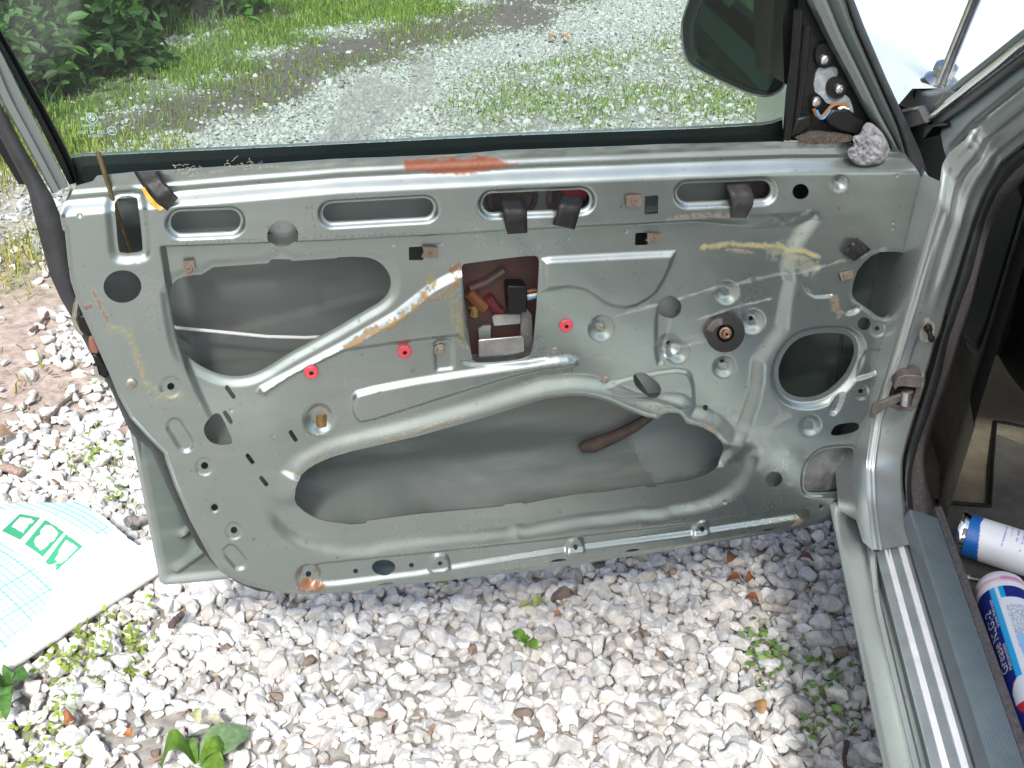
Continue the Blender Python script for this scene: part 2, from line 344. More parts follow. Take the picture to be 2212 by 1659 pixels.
far = scatter(P, S, far_sh, gh(P[:, 0], P[:, 1])+S*.2, stone_cols(len(P))*np.array([.62, .67, .665, 1]), rot_rand(len(P), .4))  # far stones darkened, the door glass's dimming put into their colour
MT['stone'] = mat('limestone', (.5, .5, .5), .9, 0, 55, .35, .55, 140, attr='Col')
for nm, (V, Fc, C) in (('gravel', near), ('gravel', far)):
    tag(mesh(nm, V, Fc, MT['stone'], None, False, (0, 0, 0), {'Col': C}), 'pale crushed limestone gravel covering the drive', 'gravel', None, 'stuff')
# bark chips and needles between the stones
P = jgrid(-2.4, 1.2, .4, 2.9, .035); P = P[inview(P)]; P = P[RNG.random(len(P)) < .55*sstep(.42, .68, fbm(P[:, 0]*2.2, P[:, 1]*2.2))+.04]
chip = [(np.array([[-1, -.28, 0], [1, -.2, .05], [.8, .3, 0], [-.9, .25, .08], [0, 0, .22]])*1., np.array([[0, 1, 4], [1, 2, 4], [2, 3, 4], [3, 0, 4]])),
        (np.array([[-1, -.06, 0], [1, -.05, .1], [1, .05, 0], [-1, .06, .0], [0, .12, .16]])*1.4, np.array([[0, 1, 4], [1, 2, 4], [2, 3, 4], [3, 0, 4]]))]
cc = np.ones((len(P), 4)); cc[:, :3] = np.array([.17, .10, .065])*RNG.uniform(.5, 1.7, (len(P), 1))
V, Fc, C = scatter(P, RNG.uniform(.005, .013, len(P)), chip, gh(P[:, 0], P[:, 1])+RNG.uniform(.008, .022, len(P)), cc, rot_rand(len(P), .35))
tag(mesh('bark_litter', V, Fc, mat('bark', (.2, .1, .06), .9, 0, 90, .4, attr='Col'), None, False, (0, 0, 0), {'Col': C}), 'brown bark chips and needles scattered between the stones', 'bark litter', None, 'stuff')
# grass blades
def blades(P, Hh, wd, base):
    n = len(P); a = RNG.uniform(0, 2*np.pi, n); l = RNG.uniform(.15, .9, n)*Hh; d = np.stack([np.cos(a), np.sin(a)], 1)
    s = np.stack([-d[:, 1], d[:, 0]], 1)*wd[:, None]; z0 = gh(P[:, 0], P[:, 1])
    p = lambda f, q, z: np.column_stack([P+d*(l*f)[:, None]+s*q, z0+z])
    V = np.stack([p(0, -.5, 0), p(0, .5, 0), p(.35, -.42, Hh*.6), p(.35, .42, Hh*.6), p(1, 0, Hh*.92)], 1).reshape(-1, 3)
    b = np.arange(n)[:, None]*5; Fc = np.concatenate([b+np.array([0, 1, 3]), b+np.array([0, 3, 2]), b+np.array([2, 3, 4])])
    c = np.ones((n, 4)); c[:, :3] = np.array(base)*RNG.uniform(.6, 1.5, (n, 1))*np.stack([RNG.uniform(.8, 1.4, n), np.ones(n), RNG.uniform(.6, 1.2, n)], 1)
    return V, Fc, np.repeat(c, 5, 0)
def leafmat(name, col):
    m = mat(name, col, .55, 0, attr='Col'); t = m.node_tree; b = t.nodes['Principled BSDF']; o = t.nodes['Material Output']
    tr = t.nodes.new('ShaderNodeBsdfTranslucent'); mx = t.nodes.new('ShaderNodeMixShader'); mx.inputs[0].default_value = .38
    a = [n for n in t.nodes if n.type == 'ATTRIBUTE'][0]; t.links.new(a.outputs['Color'], tr.inputs[0])
    t.links.new(b.outputs[0], mx.inputs[1]); t.links.new(tr.outputs[0], mx.inputs[2]); t.links.new(mx.outputs[0], o.inputs[0]); return m
MT['leaf'] = leafmat('leaf_green', (.1, .2, .03))
def field(z, s, p, h0, h1, w0, base, fb=1.6, thr=.45):
    lo = np.min(z, 0); hi = np.max(z, 0); P = jgrid(max(lo[0], -7), min(hi[0], 4.5), max(lo[1], .3), min(hi[1], 9.5), s); P = P[inview(P, 420)]
    g = fbm(P[:, 0]*fb+9, P[:, 1]*fb+9); P = P[RNG.random(len(P)) < p*zone(P, z)*sstep(thr-.18, thr+.12, g)]
    return blades(P, RNG.uniform(h0, h1, len(P)), np.full(len(P), w0)*RNG.uniform(.7, 1.3, len(P)), base)
def cat(parts):
    V, Fc, C, o = [], [], [], 0
    for v, f, c in parts: V.append(v); Fc.append(f+o); C.append(c); o += len(v)
    return np.concatenate(V), np.concatenate(Fc), np.concatenate(C)
gr = cat([field(Z_LAWN, .0125, .9, .012, .05, .0045, (.15, .26, .035), 1.6, .33), field(Z_BUSH, .03, .8, .04, .16, .007, (.045, .11, .02), 1.6, .4),
          field(Z_DIRT, .018, .65, .012, .045, .0045, (.14, .22, .04), 2.5, .5), field(Z_RIGHT, .015, .9, .010, .035, .005, (.14, .25, .03), 2.6, .46),
          field(Z_STRIP, .014, .85, .015, .06, .004, (.22, .30, .05), 2.5, .4), field(Z_LEFTG, .014, .7, .02, .09, .004, (.26, .30, .07), 3, .5), field(Z_LEFTD, .03, .25, .02, .07, .004, (.2, .26, .05), 4, .55)])
tag(mesh('grass', *gr[:2], MT['leaf'], None, False, (0, 0, 0), {'Col': gr[2]}), 'short green grass growing along the edge of the gravel drive', 'grass', None, 'stuff')
# small leaved ground weeds
def sprigs(z, s, p, base, size=.006, thr=.45, hh=.04):
    lo = np.min(z, 0); hi = np.max(z, 0); P = jgrid(lo[0], hi[0], lo[1], hi[1], s); P = P[inview(P, 100)]
    P = P[RNG.random(len(P)) < p*zone(P, z, .08)*sstep(thr-.1, thr+.1, fbm(P[:, 0]*5, P[:, 1]*5))]
    n = len(P); q = 7; C0 = np.repeat(P, q, 0)+RNG.normal(0, .011, (n*q, 2)); zz = gh(C0[:, 0], C0[:, 1])+.012+np.abs(RNG.normal(0, hh*.5, n*q)); S = RNG.uniform(.5, 1.3, n*q)*size
    lf = np.array([[-1, 0, 0], [-.3, .55, .15], [.6, .5, .1], [1.1, 0, -.1], [.6, -.5, .1], [-.3, -.55, .15]]); lfF = np.array([[0, 1, 5], [1, 2, 5], [2, 4, 5], [2, 3, 4]])
    c = np.ones((n*q, 4)); c[:, :3] = np.array(base)*RNG.uniform(.6, 1.4, (n*q, 1))
    A = scatter(C0, S, [(lf, lfF)], zz, c, rot_rand(n*q, .55))
    return cat([A, blades(np.repeat(P, 2, 0), RNG.uniform(.02, hh*1.4, n*2), np.full(n*2, .0018), base)])
wd = cat([sprigs(Z_WEED1, .022, .9, (.24, .33, .05), .0062, .36), sprigs(Z_WEED2, .022, .7, (.15, .28, .06), .007, .45, .03), sprigs(Z_WEED3, .035, .5, (.22, .32, .06), .006, .45), sprigs(Z_LEFTD, .06, .3, (.2, .3, .06), .007, .5)])
tag(mesh('ground_weeds', *wd[:2], MT['leaf'], None, False, (0, 0, 0), {'Col': wd[2]}), 'tiny leaved green weeds creeping over the gravel', 'weeds', None, 'stuff')
# broad leaf helper for shrubs, trees and plants
LEAF = (np.array([[-1, 0, 0], [-.45, .42, .1], [.2, .45, .08], [1.1, 0, -.18], [.2, -.45, .08], [-.45, -.42, .1], [-.1, 0, -.03]]), np.array([[0, 1, 6], [1, 2, 6], [2, 3, 6], [3, 4, 6], [4, 5, 6], [5, 0, 6]]))
def crown(c, rad, n, size, base, clumps=14, rng=None):
    cl = np.array(c)+RNG.normal(0, .42, (clumps, 3))*np.array(rad); k_ = RNG.integers(0, clumps, n); P3 = cl[k_]+RNG.normal(0, .26, (n, 3))*np.array(rad)
    P3[:, 2] = np.abs(P3[:, 2]-.02)+.02; cb = RNG.uniform(.55, 1.4, clumps)[k_]
    col = np.ones((n, 4)); col[:, :3] = np.array(base)*cb[:, None]*RNG.uniform(.7, 1.35, (n, 1))
    return scatter(P3[:, :2], RNG.uniform(.6, 1.3, n)*size, [LEAF], P3[:, 2], col, rot_rand(n, .7)), cl
def shrub(x, y, rad, n, size, base, label):
    e = empty('shrub', (x, y, 0), label, 'shrub', 'shrubs along the wood edge')
    (V, Fc, C), cl = crown((x, y, rad[2]*.85), rad, n, size, base)
    mesh('foliage', V, Fc, MT['leaf'], e, False, None, {'Col': C}); mb = MB()
    for p in cl[:9]: tube(mb, [(x, y, -.02), (x*.6+p[0]*.4, y*.6+p[1]*.4, max(p[2], .1)*.55), p], [.012, .008, .004], 5)
    mb.build('stems', MT['bark_wood'], e)
MT['bark_wood'] = mat('bark_wood', (.12, .09, .065), .95, 0, 25, .5, .8, 40)
SHRUBS = [((-60, 40), (.6, .55, .55), 3400, .066, (.028, .075, .018), 'dark green broadleaf shrub in the far left corner beyond the door glass'),  # leaf colour of the two corner shrubs darkened to paint in shade
          ((120, 75), (.55, .45, .45), 3200, .055, (.035, .09, .02), 'dark broadleaf shrub just right of the corner shrub at the wood edge'),
          ((330, 30), (.5, .4, .38), 2500, .045, (.05, .12, .025), 'leafy shrub at the top edge where bushes meet the lawn'),
          ((60, 190), (.36, .34, .26), 1700, .044, (.05, .12, .025), 'small leafy bush low beside the rear window frame bar'),
          ((230, 130), (.36, .3, .22), 1500, .04, (.055, .13, .025), 'small weedy bush between the corner shrubs and the lawn'),
          ((480, 20), (.35, .3, .16), 700, .045, (.09, .20, .035), 'short weedy clump standing on the lawn under the top edge')]
for (px_, py_), r_, n_, sz_, b_, lab_ in SHRUBS: g_ = onz(px_, py_, 0); shrub(g_[0], g_[1], r_, n_, sz_, b_, lab_)
def tree(x, y, h, rad, label, base):
    e = empty('tree', (x, y, 0), label, 'tree', 'trees of the surrounding wood')
    (V, Fc, C), cl = crown((x, y, h), rad, 5200, .17, base, 26); mesh('crown', V, Fc, MT['leaf'], e, False, None, {'Col': C})
    mb = MB(); tube(mb, [(x, y, -.1), (x+.05, y, h*.5), (x, y+.05, h)], [.16, .12, .07], 9)
    for p in cl[:10]: tube(mb, [(x, y, h*.55), ((x+p[0])/2, (y+p[1])/2, h*.5+p[2]*.35), p], [.06, .04, .015], 6)
    mb.build('trunk', MT['bark_wood'], e)
WOOD = [(-6.2, -4.4, 1.9, 'leafy tree farthest behind the photographer on the left'), (-6.9, -2.6, 2.3, 'leafy tree second from the back on the left'), (-6.1, -.9, 1.9, 'leafy tree third from the back on the left'), (-7.0, .7, 2.4, 'leafy tree level with the photographer on the left'), (-6.3, 2.3, 1.9, 'leafy tree level with the car on the left'), (-7.1, 3.9, 2.4, 'leafy tree left of the gravel lane'), (-6.8, 6.4, 2.4, 'leafy tree behind the corner shrub')]
for x, y, h, lab in WOOD: tree(x, y, h, (1.5, 1.6, 2.1), lab, (.022, .085+.02*RNG.random(), .025))
# unseen tree added behind the photographer so its low limb shades the door
e = empty('tree', (1.9, -4.2, 0), 'added unseen tree behind the photographer with a long limb shading the car door', 'tree', 'trees of the surrounding wood')
BR = np.array([-.02, 1.3, .62])+SUN*4.6
(V, Fc, C), cl = crown(BR-UP*.14, (.56, .28, .40), 480, .10, (.04, .12, .03), 18)
mesh('crown', V, Fc, MT['leaf'], e, False, None, {'Col': C}); mb = MB()
tube(mb, [(1.9, -4.2, -.1), (1.85, -4.15, 1.6), (1.75, -4.0, 3.0)], [.15, .12, .09], 10); tube(mb, [(1.78, -4.05, 2.7), (1.3, -2.9, 3.5), BR+np.array([.2, -.3, .05]), BR+np.array([-.4, .1, .2])], [.07, .05, .025, .008], 8)
for p in cl[:12]: tube(mb, [BR+np.array([.25, -.3, .05]), (BR+p)/2+UP*.05, p], [.014, .009, .004], 5)
mb.build('trunk', MT['bark_wood'], e)
# ------------------------------------------------------------------ the car and its open door
MT['brace'] = paint_mat('inner_brace', (.34, .39, .37), .3, .5, (.26, .28, .26), False, 0, False)
hp = dw(1990, 404)
car = empty('car', (hp[0], hp[1], 0.0), 'silver green car with its front door open and the trim panel taken off', 'car')
ORIG_D = np.array([dw(1842, 1031)[0], dw(1842, 1031)[1], CAMH-.9*DIST])

def field_sheet(name, u0, u1, z0, z1, st, wo, fld, m, parent, lip, org, curl=None):
    """stamped sheet metal: grid on a plane parallel to the door, clipped along the zero line of a field; fld(px)->(sd, height, stain)"""
    us = np.arange(u0, u1, st); zs = np.arange(z0, z1, st); nu, nzv = len(us), len(zs)
    U, Zv = np.meshgrid(us, zs); base = DR[None]*U.ravel()[:, None]+NRM[None]*(DIST+wo)+UP[None]*Zv.ravel()[:, None]
    px = project(base); sd, h, stn = fld(px); ins = sd < 0
    pos = base-NRM[None]*h[:, None]
    idx = np.full(len(px), -1); V = []; ST = []
    q = np.arange(nu*nzv).reshape(nzv, nu); cells = np.stack([q[:-1, :-1], q[:-1, 1:], q[1:, 1:], q[1:, :-1]], -1).reshape(-1, 4)
    cnt = ins[cells].sum(1); full = cells[cnt == 4]; part = cells[(cnt > 0) & (cnt < 4)]
    used = np.unique(np.concatenate([full.ravel(), part[ins[part]].ravel()])); idx[used] = np.arange(len(used))
    V = [p for p in pos[used]]; ST = [s for s in stn[used]]; Fc = [list(f) for f in idx[full]]
    ec = {}
    def cross(a, b):
        key = (a, b) if a < b else (b, a)
        if key not in ec:
            t = sd[a]/(sd[a]-sd[b]); t = min(max(t, .02), .98); ec[key] = len(V); V.append(pos[a]*(1-t)+pos[b]*t if abs(h[a]-h[b]) < .02 else base[a]*(1-t)+base[b]*t-NRM*h[a]); ST.append(stn[a])
        return ec[key]
    rim = []
    for c in part:
        f = []; tags = []
        for i in range(4):
            A, B = c[i], c[(i+1) % 4]
            if ins[A]: f.append(idx[A]); tags.append(0)
            if ins[A] != ins[B]: f.append(cross(A, B)); tags.append(1)
        Fc.append(f)
        for i in range(len(f)):
            if tags[i] and tags[(i+1) % len(f)]: rim.append((f[i], f[(i+1) % len(f)]))
    bk = {}
    def back(i):
        if i not in bk: bk[i] = len(V); V.append(np.array(V[i])+NRM*lip); ST.append(ST[i])
        return bk[i]
    nF = len(Fc)
    for a, b in rim: Fc.append([b, a, back(a), back(b)])
    o = mesh(name, V, Fc, m, parent, True, org, {'stain_light': np.array(ST)}); o.data.set_sharp_from_angle(angle=math.radians(50)); return o

# --- outline and cut-outs of the inner panel, read off the photo
OUT = (k('a', (425, 1325), (440, 1320), (500, 1220), (610, 1190), (635, 1155), (880, 1130), (1400, 1100)) + k('b', (0, 1045), (280, 1036), (640, 1020), (820, 1012), (1100, 990), (1500, 975), (2212, 945))
       + k('c', (640, 895), (1090, 905), (1440, 945), (1490, 1010), (1560, 1180), (1582, 1280), (1575, 1420)) + k('f', (1540, 0), (1500, 250), (1450, 480), (1370, 800), (1300, 1000), (1220, 1250), (1130, 1595))
       + [(1832, 1062), (1818, 1090), (1798, 1110), (1768, 1123), (1720, 1135)] + k('h', (2212, 640), (1400, 760), (0, 920))
       + k('g', (2000, 930), (1800, 915), (1600, 860), (1450, 780), (1380, 680), (1250, 440), (1150, 220), (1090, 50)) + k('d', (1080, 1480), (960, 1360), (860, 1250), (780, 1100), (720, 950), (600, 680), (520, 500), (470, 350), (450, 200), (430, 0)) + k('a', (420, 1500), (400, 1400)))
def stad(p, q, r, n=10):
    p, q = np.array(p, float), np.array(q, float); d = nz(q-p); s = np.array([-d[1], d[0]]); a0 = math.atan2(s[1], s[0]); R_ = []
    for i in range(n+1): a = a0+math.pi*i/n; R_.append(p+r*np.array([math.cos(a), math.sin(a)]))
    for i in range(n+1): a = a0+math.pi+math.pi*i/n; R_.append(q+r*np.array([math.cos(a), math.sin(a)]))
    return R_
def circ(c, r, n=24, e=1.): return [(c[0]+r*math.cos(2*math.pi*i/n), c[1]+r*e*math.sin(2*math.pi*i/n)) for i in range(n)]
H = {}
H['rod'] = chaikin([(247, 426), (294, 423), (302, 445), (310, 528), (307, 538), (262, 541), (257, 530), (252, 470)], 1)
H['o1'] = stad((392, 474), (497, 470), 23); H['o2'] = stad((716, 454), (914, 443), 20); H['o3'] = stad((1060, 433), (1249, 425), 20.5); H['o4'] = stad((1477, 411), (1639, 405), 19.5)
H['c1'] = circ((610, 500), 33.5); H['c2'] = circ((1719, 406), 17.5, e=.97)
H['s1'] = [(1385.5, 415), (1414, 413.5), (1413.5, 453.5), (1384, 454.5)]; H['s2'] = k('e', (471, 147), (564, 141), (568, 231), (474, 233)); H['s3'] = k('e', (1959, 54), (2040, 49), (2040, 131), (1956, 135))
H['c3'] = circ((267, 608), 40.5, 30, .87)
H['upper'] = chaikin(k('d', (1113, 430), (1150, 370), (1220, 342), (1320, 336)), 1, False) + k('d', (1400, 286), (1760, 261), (1788, 228), (1840, 204), (1892, 226), (1918, 246), (2212, 228)) + chaikin(k('e', (0, 222), (120, 216), (220, 222), (300, 262), (350, 335), (358, 400), (335, 465), (275, 520), (200, 562)), 2, False) + k('d', (2212, 682), (1900, 852)) + chaikin(k('d', (1760, 940), (1650, 992), (1540, 1004), (1420, 988), (1290, 925), (1205, 850), (1165, 745), (1130, 560)), 2, False)
H['window'] = chaikin(k('e', (850, 252), (1285, 197), (1328, 215), (1325, 300), (1308, 560), (1285, 840), (1240, 892), (960, 916), (895, 905), (880, 840), (848, 600), (814, 320), (820, 262)), 2)
H['right'] = chaikin(k('f', (1245, 152), (1385, 147), (1440, 165), (1450, 210), (1430, 330), (1380, 460), (1320, 560), (1275, 566), (1200, 507), (1112, 450), (1098, 400), (1112, 330), (1142, 250)), 1)
H['speaker'] = chaikin(k('f', (650, 950), (652, 880), (690, 790), (760, 712), (860, 678), (980, 670), (1075, 680), (1122, 722), (1128, 800), (1100, 880), (1050, 960), (960, 1040), (880, 1075), (790, 1082), (710, 1060), (665, 1005)), 2)
H['ov'] = chaikin(k('f', (962, 1285), (990, 1238), (1040, 1225), (1120, 1216), (1148, 1238), (1130, 1275), (1050, 1296), (975, 1304)), 1)
H['low'] = chaikin([(1728, 1045), (1733, 1000), (1752, 972), (1780, 960), (1830, 957), (1838, 966), (1832, 1010), (1818, 1045), (1798, 1054), (1740, 1056)], 2)
H['c4'] = circ(k('f', (1173, 600)), 14); H['c5'] = circ((1664, 1024), 18, e=.9); H['c6'] = circ((1728, 1099), 14, e=.85); H['c7'] = circ((1446, 663), 25)
H['sl'] = chaikin(k('e', (1938, 1005), (1955, 970), (2022, 966), (2105, 1030), (2128, 1075), (2112, 1118), (2072, 1135), (2035, 1125), (1960, 1060)), 1)
H['big'] = chaikin([(635, 1065), (637, 1030), (655, 1005), (690, 986), (760, 967)], 1, False) + [(900, 935), (1050, 893), (1140, 865)] + chaikin([(1180, 854), (1245, 846), (1300, 856), (1350, 878), (1390, 894), (1417, 899)], 1, False) + [(1425, 890), (1440, 884), (1462, 886), (1471, 895), (1478, 908), (1510, 914)] + chaikin([(1535, 927), (1558, 952), (1558, 982), (1545, 1006), (1520, 1021), (1480, 1033)], 1, False) + [(1417, 1041), (1415, 1046), (1396, 1048), (1390, 1044), (1310, 1056), (1240, 1062), (1185, 1072), (1130, 1083), (1125, 1080), (1090, 1083), (1085, 1088), (900, 1104), (792, 1119), (788, 1125), (755, 1127)] + chaikin([(735, 1124), (695, 1119), (660, 1103), (641, 1085)], 1, False)
H['moon'] = chaikin(k('d', (1338, 1325), (1345, 1275), (1380, 1232), (1430, 1213), (1458, 1235), (1532, 1385), (1512, 1406), (1430, 1410), (1372, 1385)), 1)
for i, (p, q) in enumerate([(k('d', (1490, 1063)), k('d', (1534, 1119))), (k('d', (1478, 1213)), k('d', (1516, 1267))), (k('d', (1907, 1338)), k('d', (1940, 1390))), (k('d', (1625, 1477)), k('d', (1658, 1523))), (k('d', (1714, 1624)), k('d', (1748, 1668)))]): H['t%d' % i] = stad(p, q, 4.6, 5)
SMALL = [(k('d', (1125, 1033)), 8, 25), (k('d', (1345, 1550)), 8, 22), (k('g', (1410, 347)), 7.5, 12), (k('g', (1537, 495)), 7.5, 21), (k('f', (1258, 632)), 5.5, 19), (k('f', (1155, 1027)), 5.5, 19), (k('f', (485, 590)), 5.2, 32),
         (k('e', (2187, 790)), 5, 26), (k('f', (195, 1148)), 6, 0), (k('h', (120, 776)), 5.5, 0), (k('h', (485, 738)), 5.5, 0), (k('h', (668, 712)), 5, 0), (k('h', (1552, 605)), 5, 0), (k('k', (75, 117)), 5.5, 0), (k('g', (2025, 812)), 6.5, 0), (k('c', (1500, 1295)), 2.5, 0), (k('f', (305, 860)), 5, 0), ((1764, 1084), 4, 7)]
for i, (c, r, rr) in enumerate(SMALL): H['x%d' % i] = circ(c, r, 12)
H['el'] = circ(k('h', (303, 752)), 25.5, 20, .66)
for i, (c, wv) in enumerate([((315, 853), 58), ((1440, 697), 60), ((1925, 634), 52)]): cx_, cy_ = k('h', c); q_ = wv*.329; H['arc%d' % i] = [(cx_-q_, cy_+2.5), (cx_-q_*.6, cy_-2), (cx_, cy_-4.5), (cx_+q_*.6, cy_-4.5), (cx_+q_, cy_-2), (cx_+q_*.2, cy_+1)]
H['arc3'] = k('k', (450, 138), (470, 118), (510, 112), (555, 120), (545, 130))
# --- stamped relief: (polygon, height in mm, bevel px)
PAD = [([(548, 846), (558, 830), (735, 736), (850, 668), (925, 610), (985, 578), (1012, 572), (1018, 760), (984, 730), (880, 742), (747, 762), (640, 812), (572, 856)], 10, 20),
       ([(1166, 556), (1188, 552), (1462, 538), (1450, 575), (1437, 604), (1420, 632), (1400, 648), (1375, 662), (1350, 668), (1325, 665), (1300, 655), (1280, 640), (1260, 628), (1225, 622), (1168, 630)], 8, 13),
       (chaikin(k('e', (90, 1110), (135, 1070), (600, 980), (1300, 878), (1500, 848), (1580, 868), (1590, 905), (1560, 935), (1300, 970), (1000, 1052), (500, 1212), (180, 1312), (118, 1295), (72, 1200)), 1), 8, 15),
       (k('e', (630, 770), (655, 750), (740, 745), (768, 765), (778, 930), (760, 955), (650, 968), (640, 930)), -4, 7),
       (chaikin(k('e', (800, 900), (830, 880), (1350, 850), (1390, 850), (1380, 905), (900, 940)), 1), -3, 6),
       (chaikin(k('f', (1172, 765), (1195, 752), (1285, 752), (1305, 780), (1280, 900), (1240, 935), (1110, 968), (1120, 930)), 1), -5, 9),
       (chaikin(k('f', (945, 1120), (1000, 1050), (1065, 1020), (1050, 1090), (1020, 1160), (985, 1185), (945, 1170)), 1), -5, 9),
       (stad(k('d', (1150, 1290)), k('d', (1222, 1405)), 21), -5, 9), (stad(k('g', (1515, 635)), k('g', (1572, 702)), 20), -5, 9),
       (chaikin(k('f', (770, 330), (800, 350), (850, 410), (960, 398), (1000, 410), (960, 440), (830, 440)), 1), -4, 8), (chaikin(k('f', (1040, 520), (1110, 470), (1170, 500), (1130, 545), (1060, 555)), 1), -5, 10),
       ([(648, 1212), (690, 1201), (728, 1197), (925, 1177), (1204, 1148), (1480, 1118), (1700, 1084), (1730, 1095), (1722, 1112), (1455, 1152), (1188, 1186), (978, 1219), (900, 1233), (728, 1254), (665, 1258), (640, 1240)], -9, 11),
       (chaikin(k('h', (575, 790), (600, 690), (640, 645), (700, 645), (742, 690), (745, 775)), 1), 6, 8), (chaikin(k('h', (1470, 690), (1495, 580), (1540, 535), (1590, 535), (1620, 580), (1620, 670)), 1), 6, 8), (chaikin(k('k', (0, 190), (20, 90), (60, 55), (110, 60), (130, 100), (125, 165)), 1), 6, 8), (circ(k('g', (2020, 805)), 32), -7, 12),
       (chaikin([(1414, 652), (1440, 640), (1462, 640), (1450, 700), (1440, 790), (1412, 790)], 1), -4, 9),
       (chaikin([(1290, 826), (1400, 800), (1480, 790), (1500, 815), (1505, 880), (1480, 885), (1430, 868), (1340, 858)], 1), 3, 12)]
CIRC = [(k('e', (1735, 680)), 31, -7, 22), (k('f', (325, 420)), 29, -7, 20), (k('f', (310, 890)), 26, -6, 18), (k('d', (2095, 1265)), 38, -9, 22), (k('f', (838, 1238)), 27, -6, 18), ((1802.6, 387.6), 21, -8, 20), (k('f', (485, 600)), 31, -7, 22), (k('f', (25, 800)), 28, -7, 20), (k('a', (533, 1385)), 7, -2.5, 6), (k('e', (2187, 800)), 26, -6, 16)] + [(c, rr, -2.5, 6) for c, r, rr in SMALL if rr and rr < 30]
CIRC += [(c, 4.5, -1.3, 4) for c in k('e', (370, 135), (685, 125), (30, 160), (1080, 105), (1520, 90), (1900, 45))+k('d', (1580, 210), (1880, 170))+k('f', (1460, 15), (1345, 0), (1490, -25))+k('c', (1375, 1085), (1350, 1380), (1460, 1435))+[(500, 880), (590, 930), (820, 845), (1210, 1100), (1560, 1075), (430, 860)]]
REC = [(345, 520), (728, 507), (1100, 486), (1400, 470), (1690, 450), (1757, 446), (1768, 468), (1722, 535), (1712, 575), (1718, 600), (1709, 640), (1700, 707), (1691, 722), (1650, 780), (1647, 827), (1633, 878), (1609, 940), (1592, 971), (1560, 1005), (1480, 1000), (1000, 1000), (700, 1040), (560, 1000), (470, 930), (425, 845), (400, 790), (378, 720), (362, 630)]
def stroke(px, pts, wd, rgb, a=1., n=.06, thr=.45, pn=None):
    pts = k(*pn, *pts) if pn else pts
    d = sdline(px, pts); f = sstep(wd, wd*.35, d+(fbm(px[:, 0]*n*3, px[:, 1]*n*3)-.5)*wd*1.6)*sstep(thr-.12, thr+.1, fbm(px[:, 0]*n*2+7, px[:, 1]*n*2)); return f*a, rgb
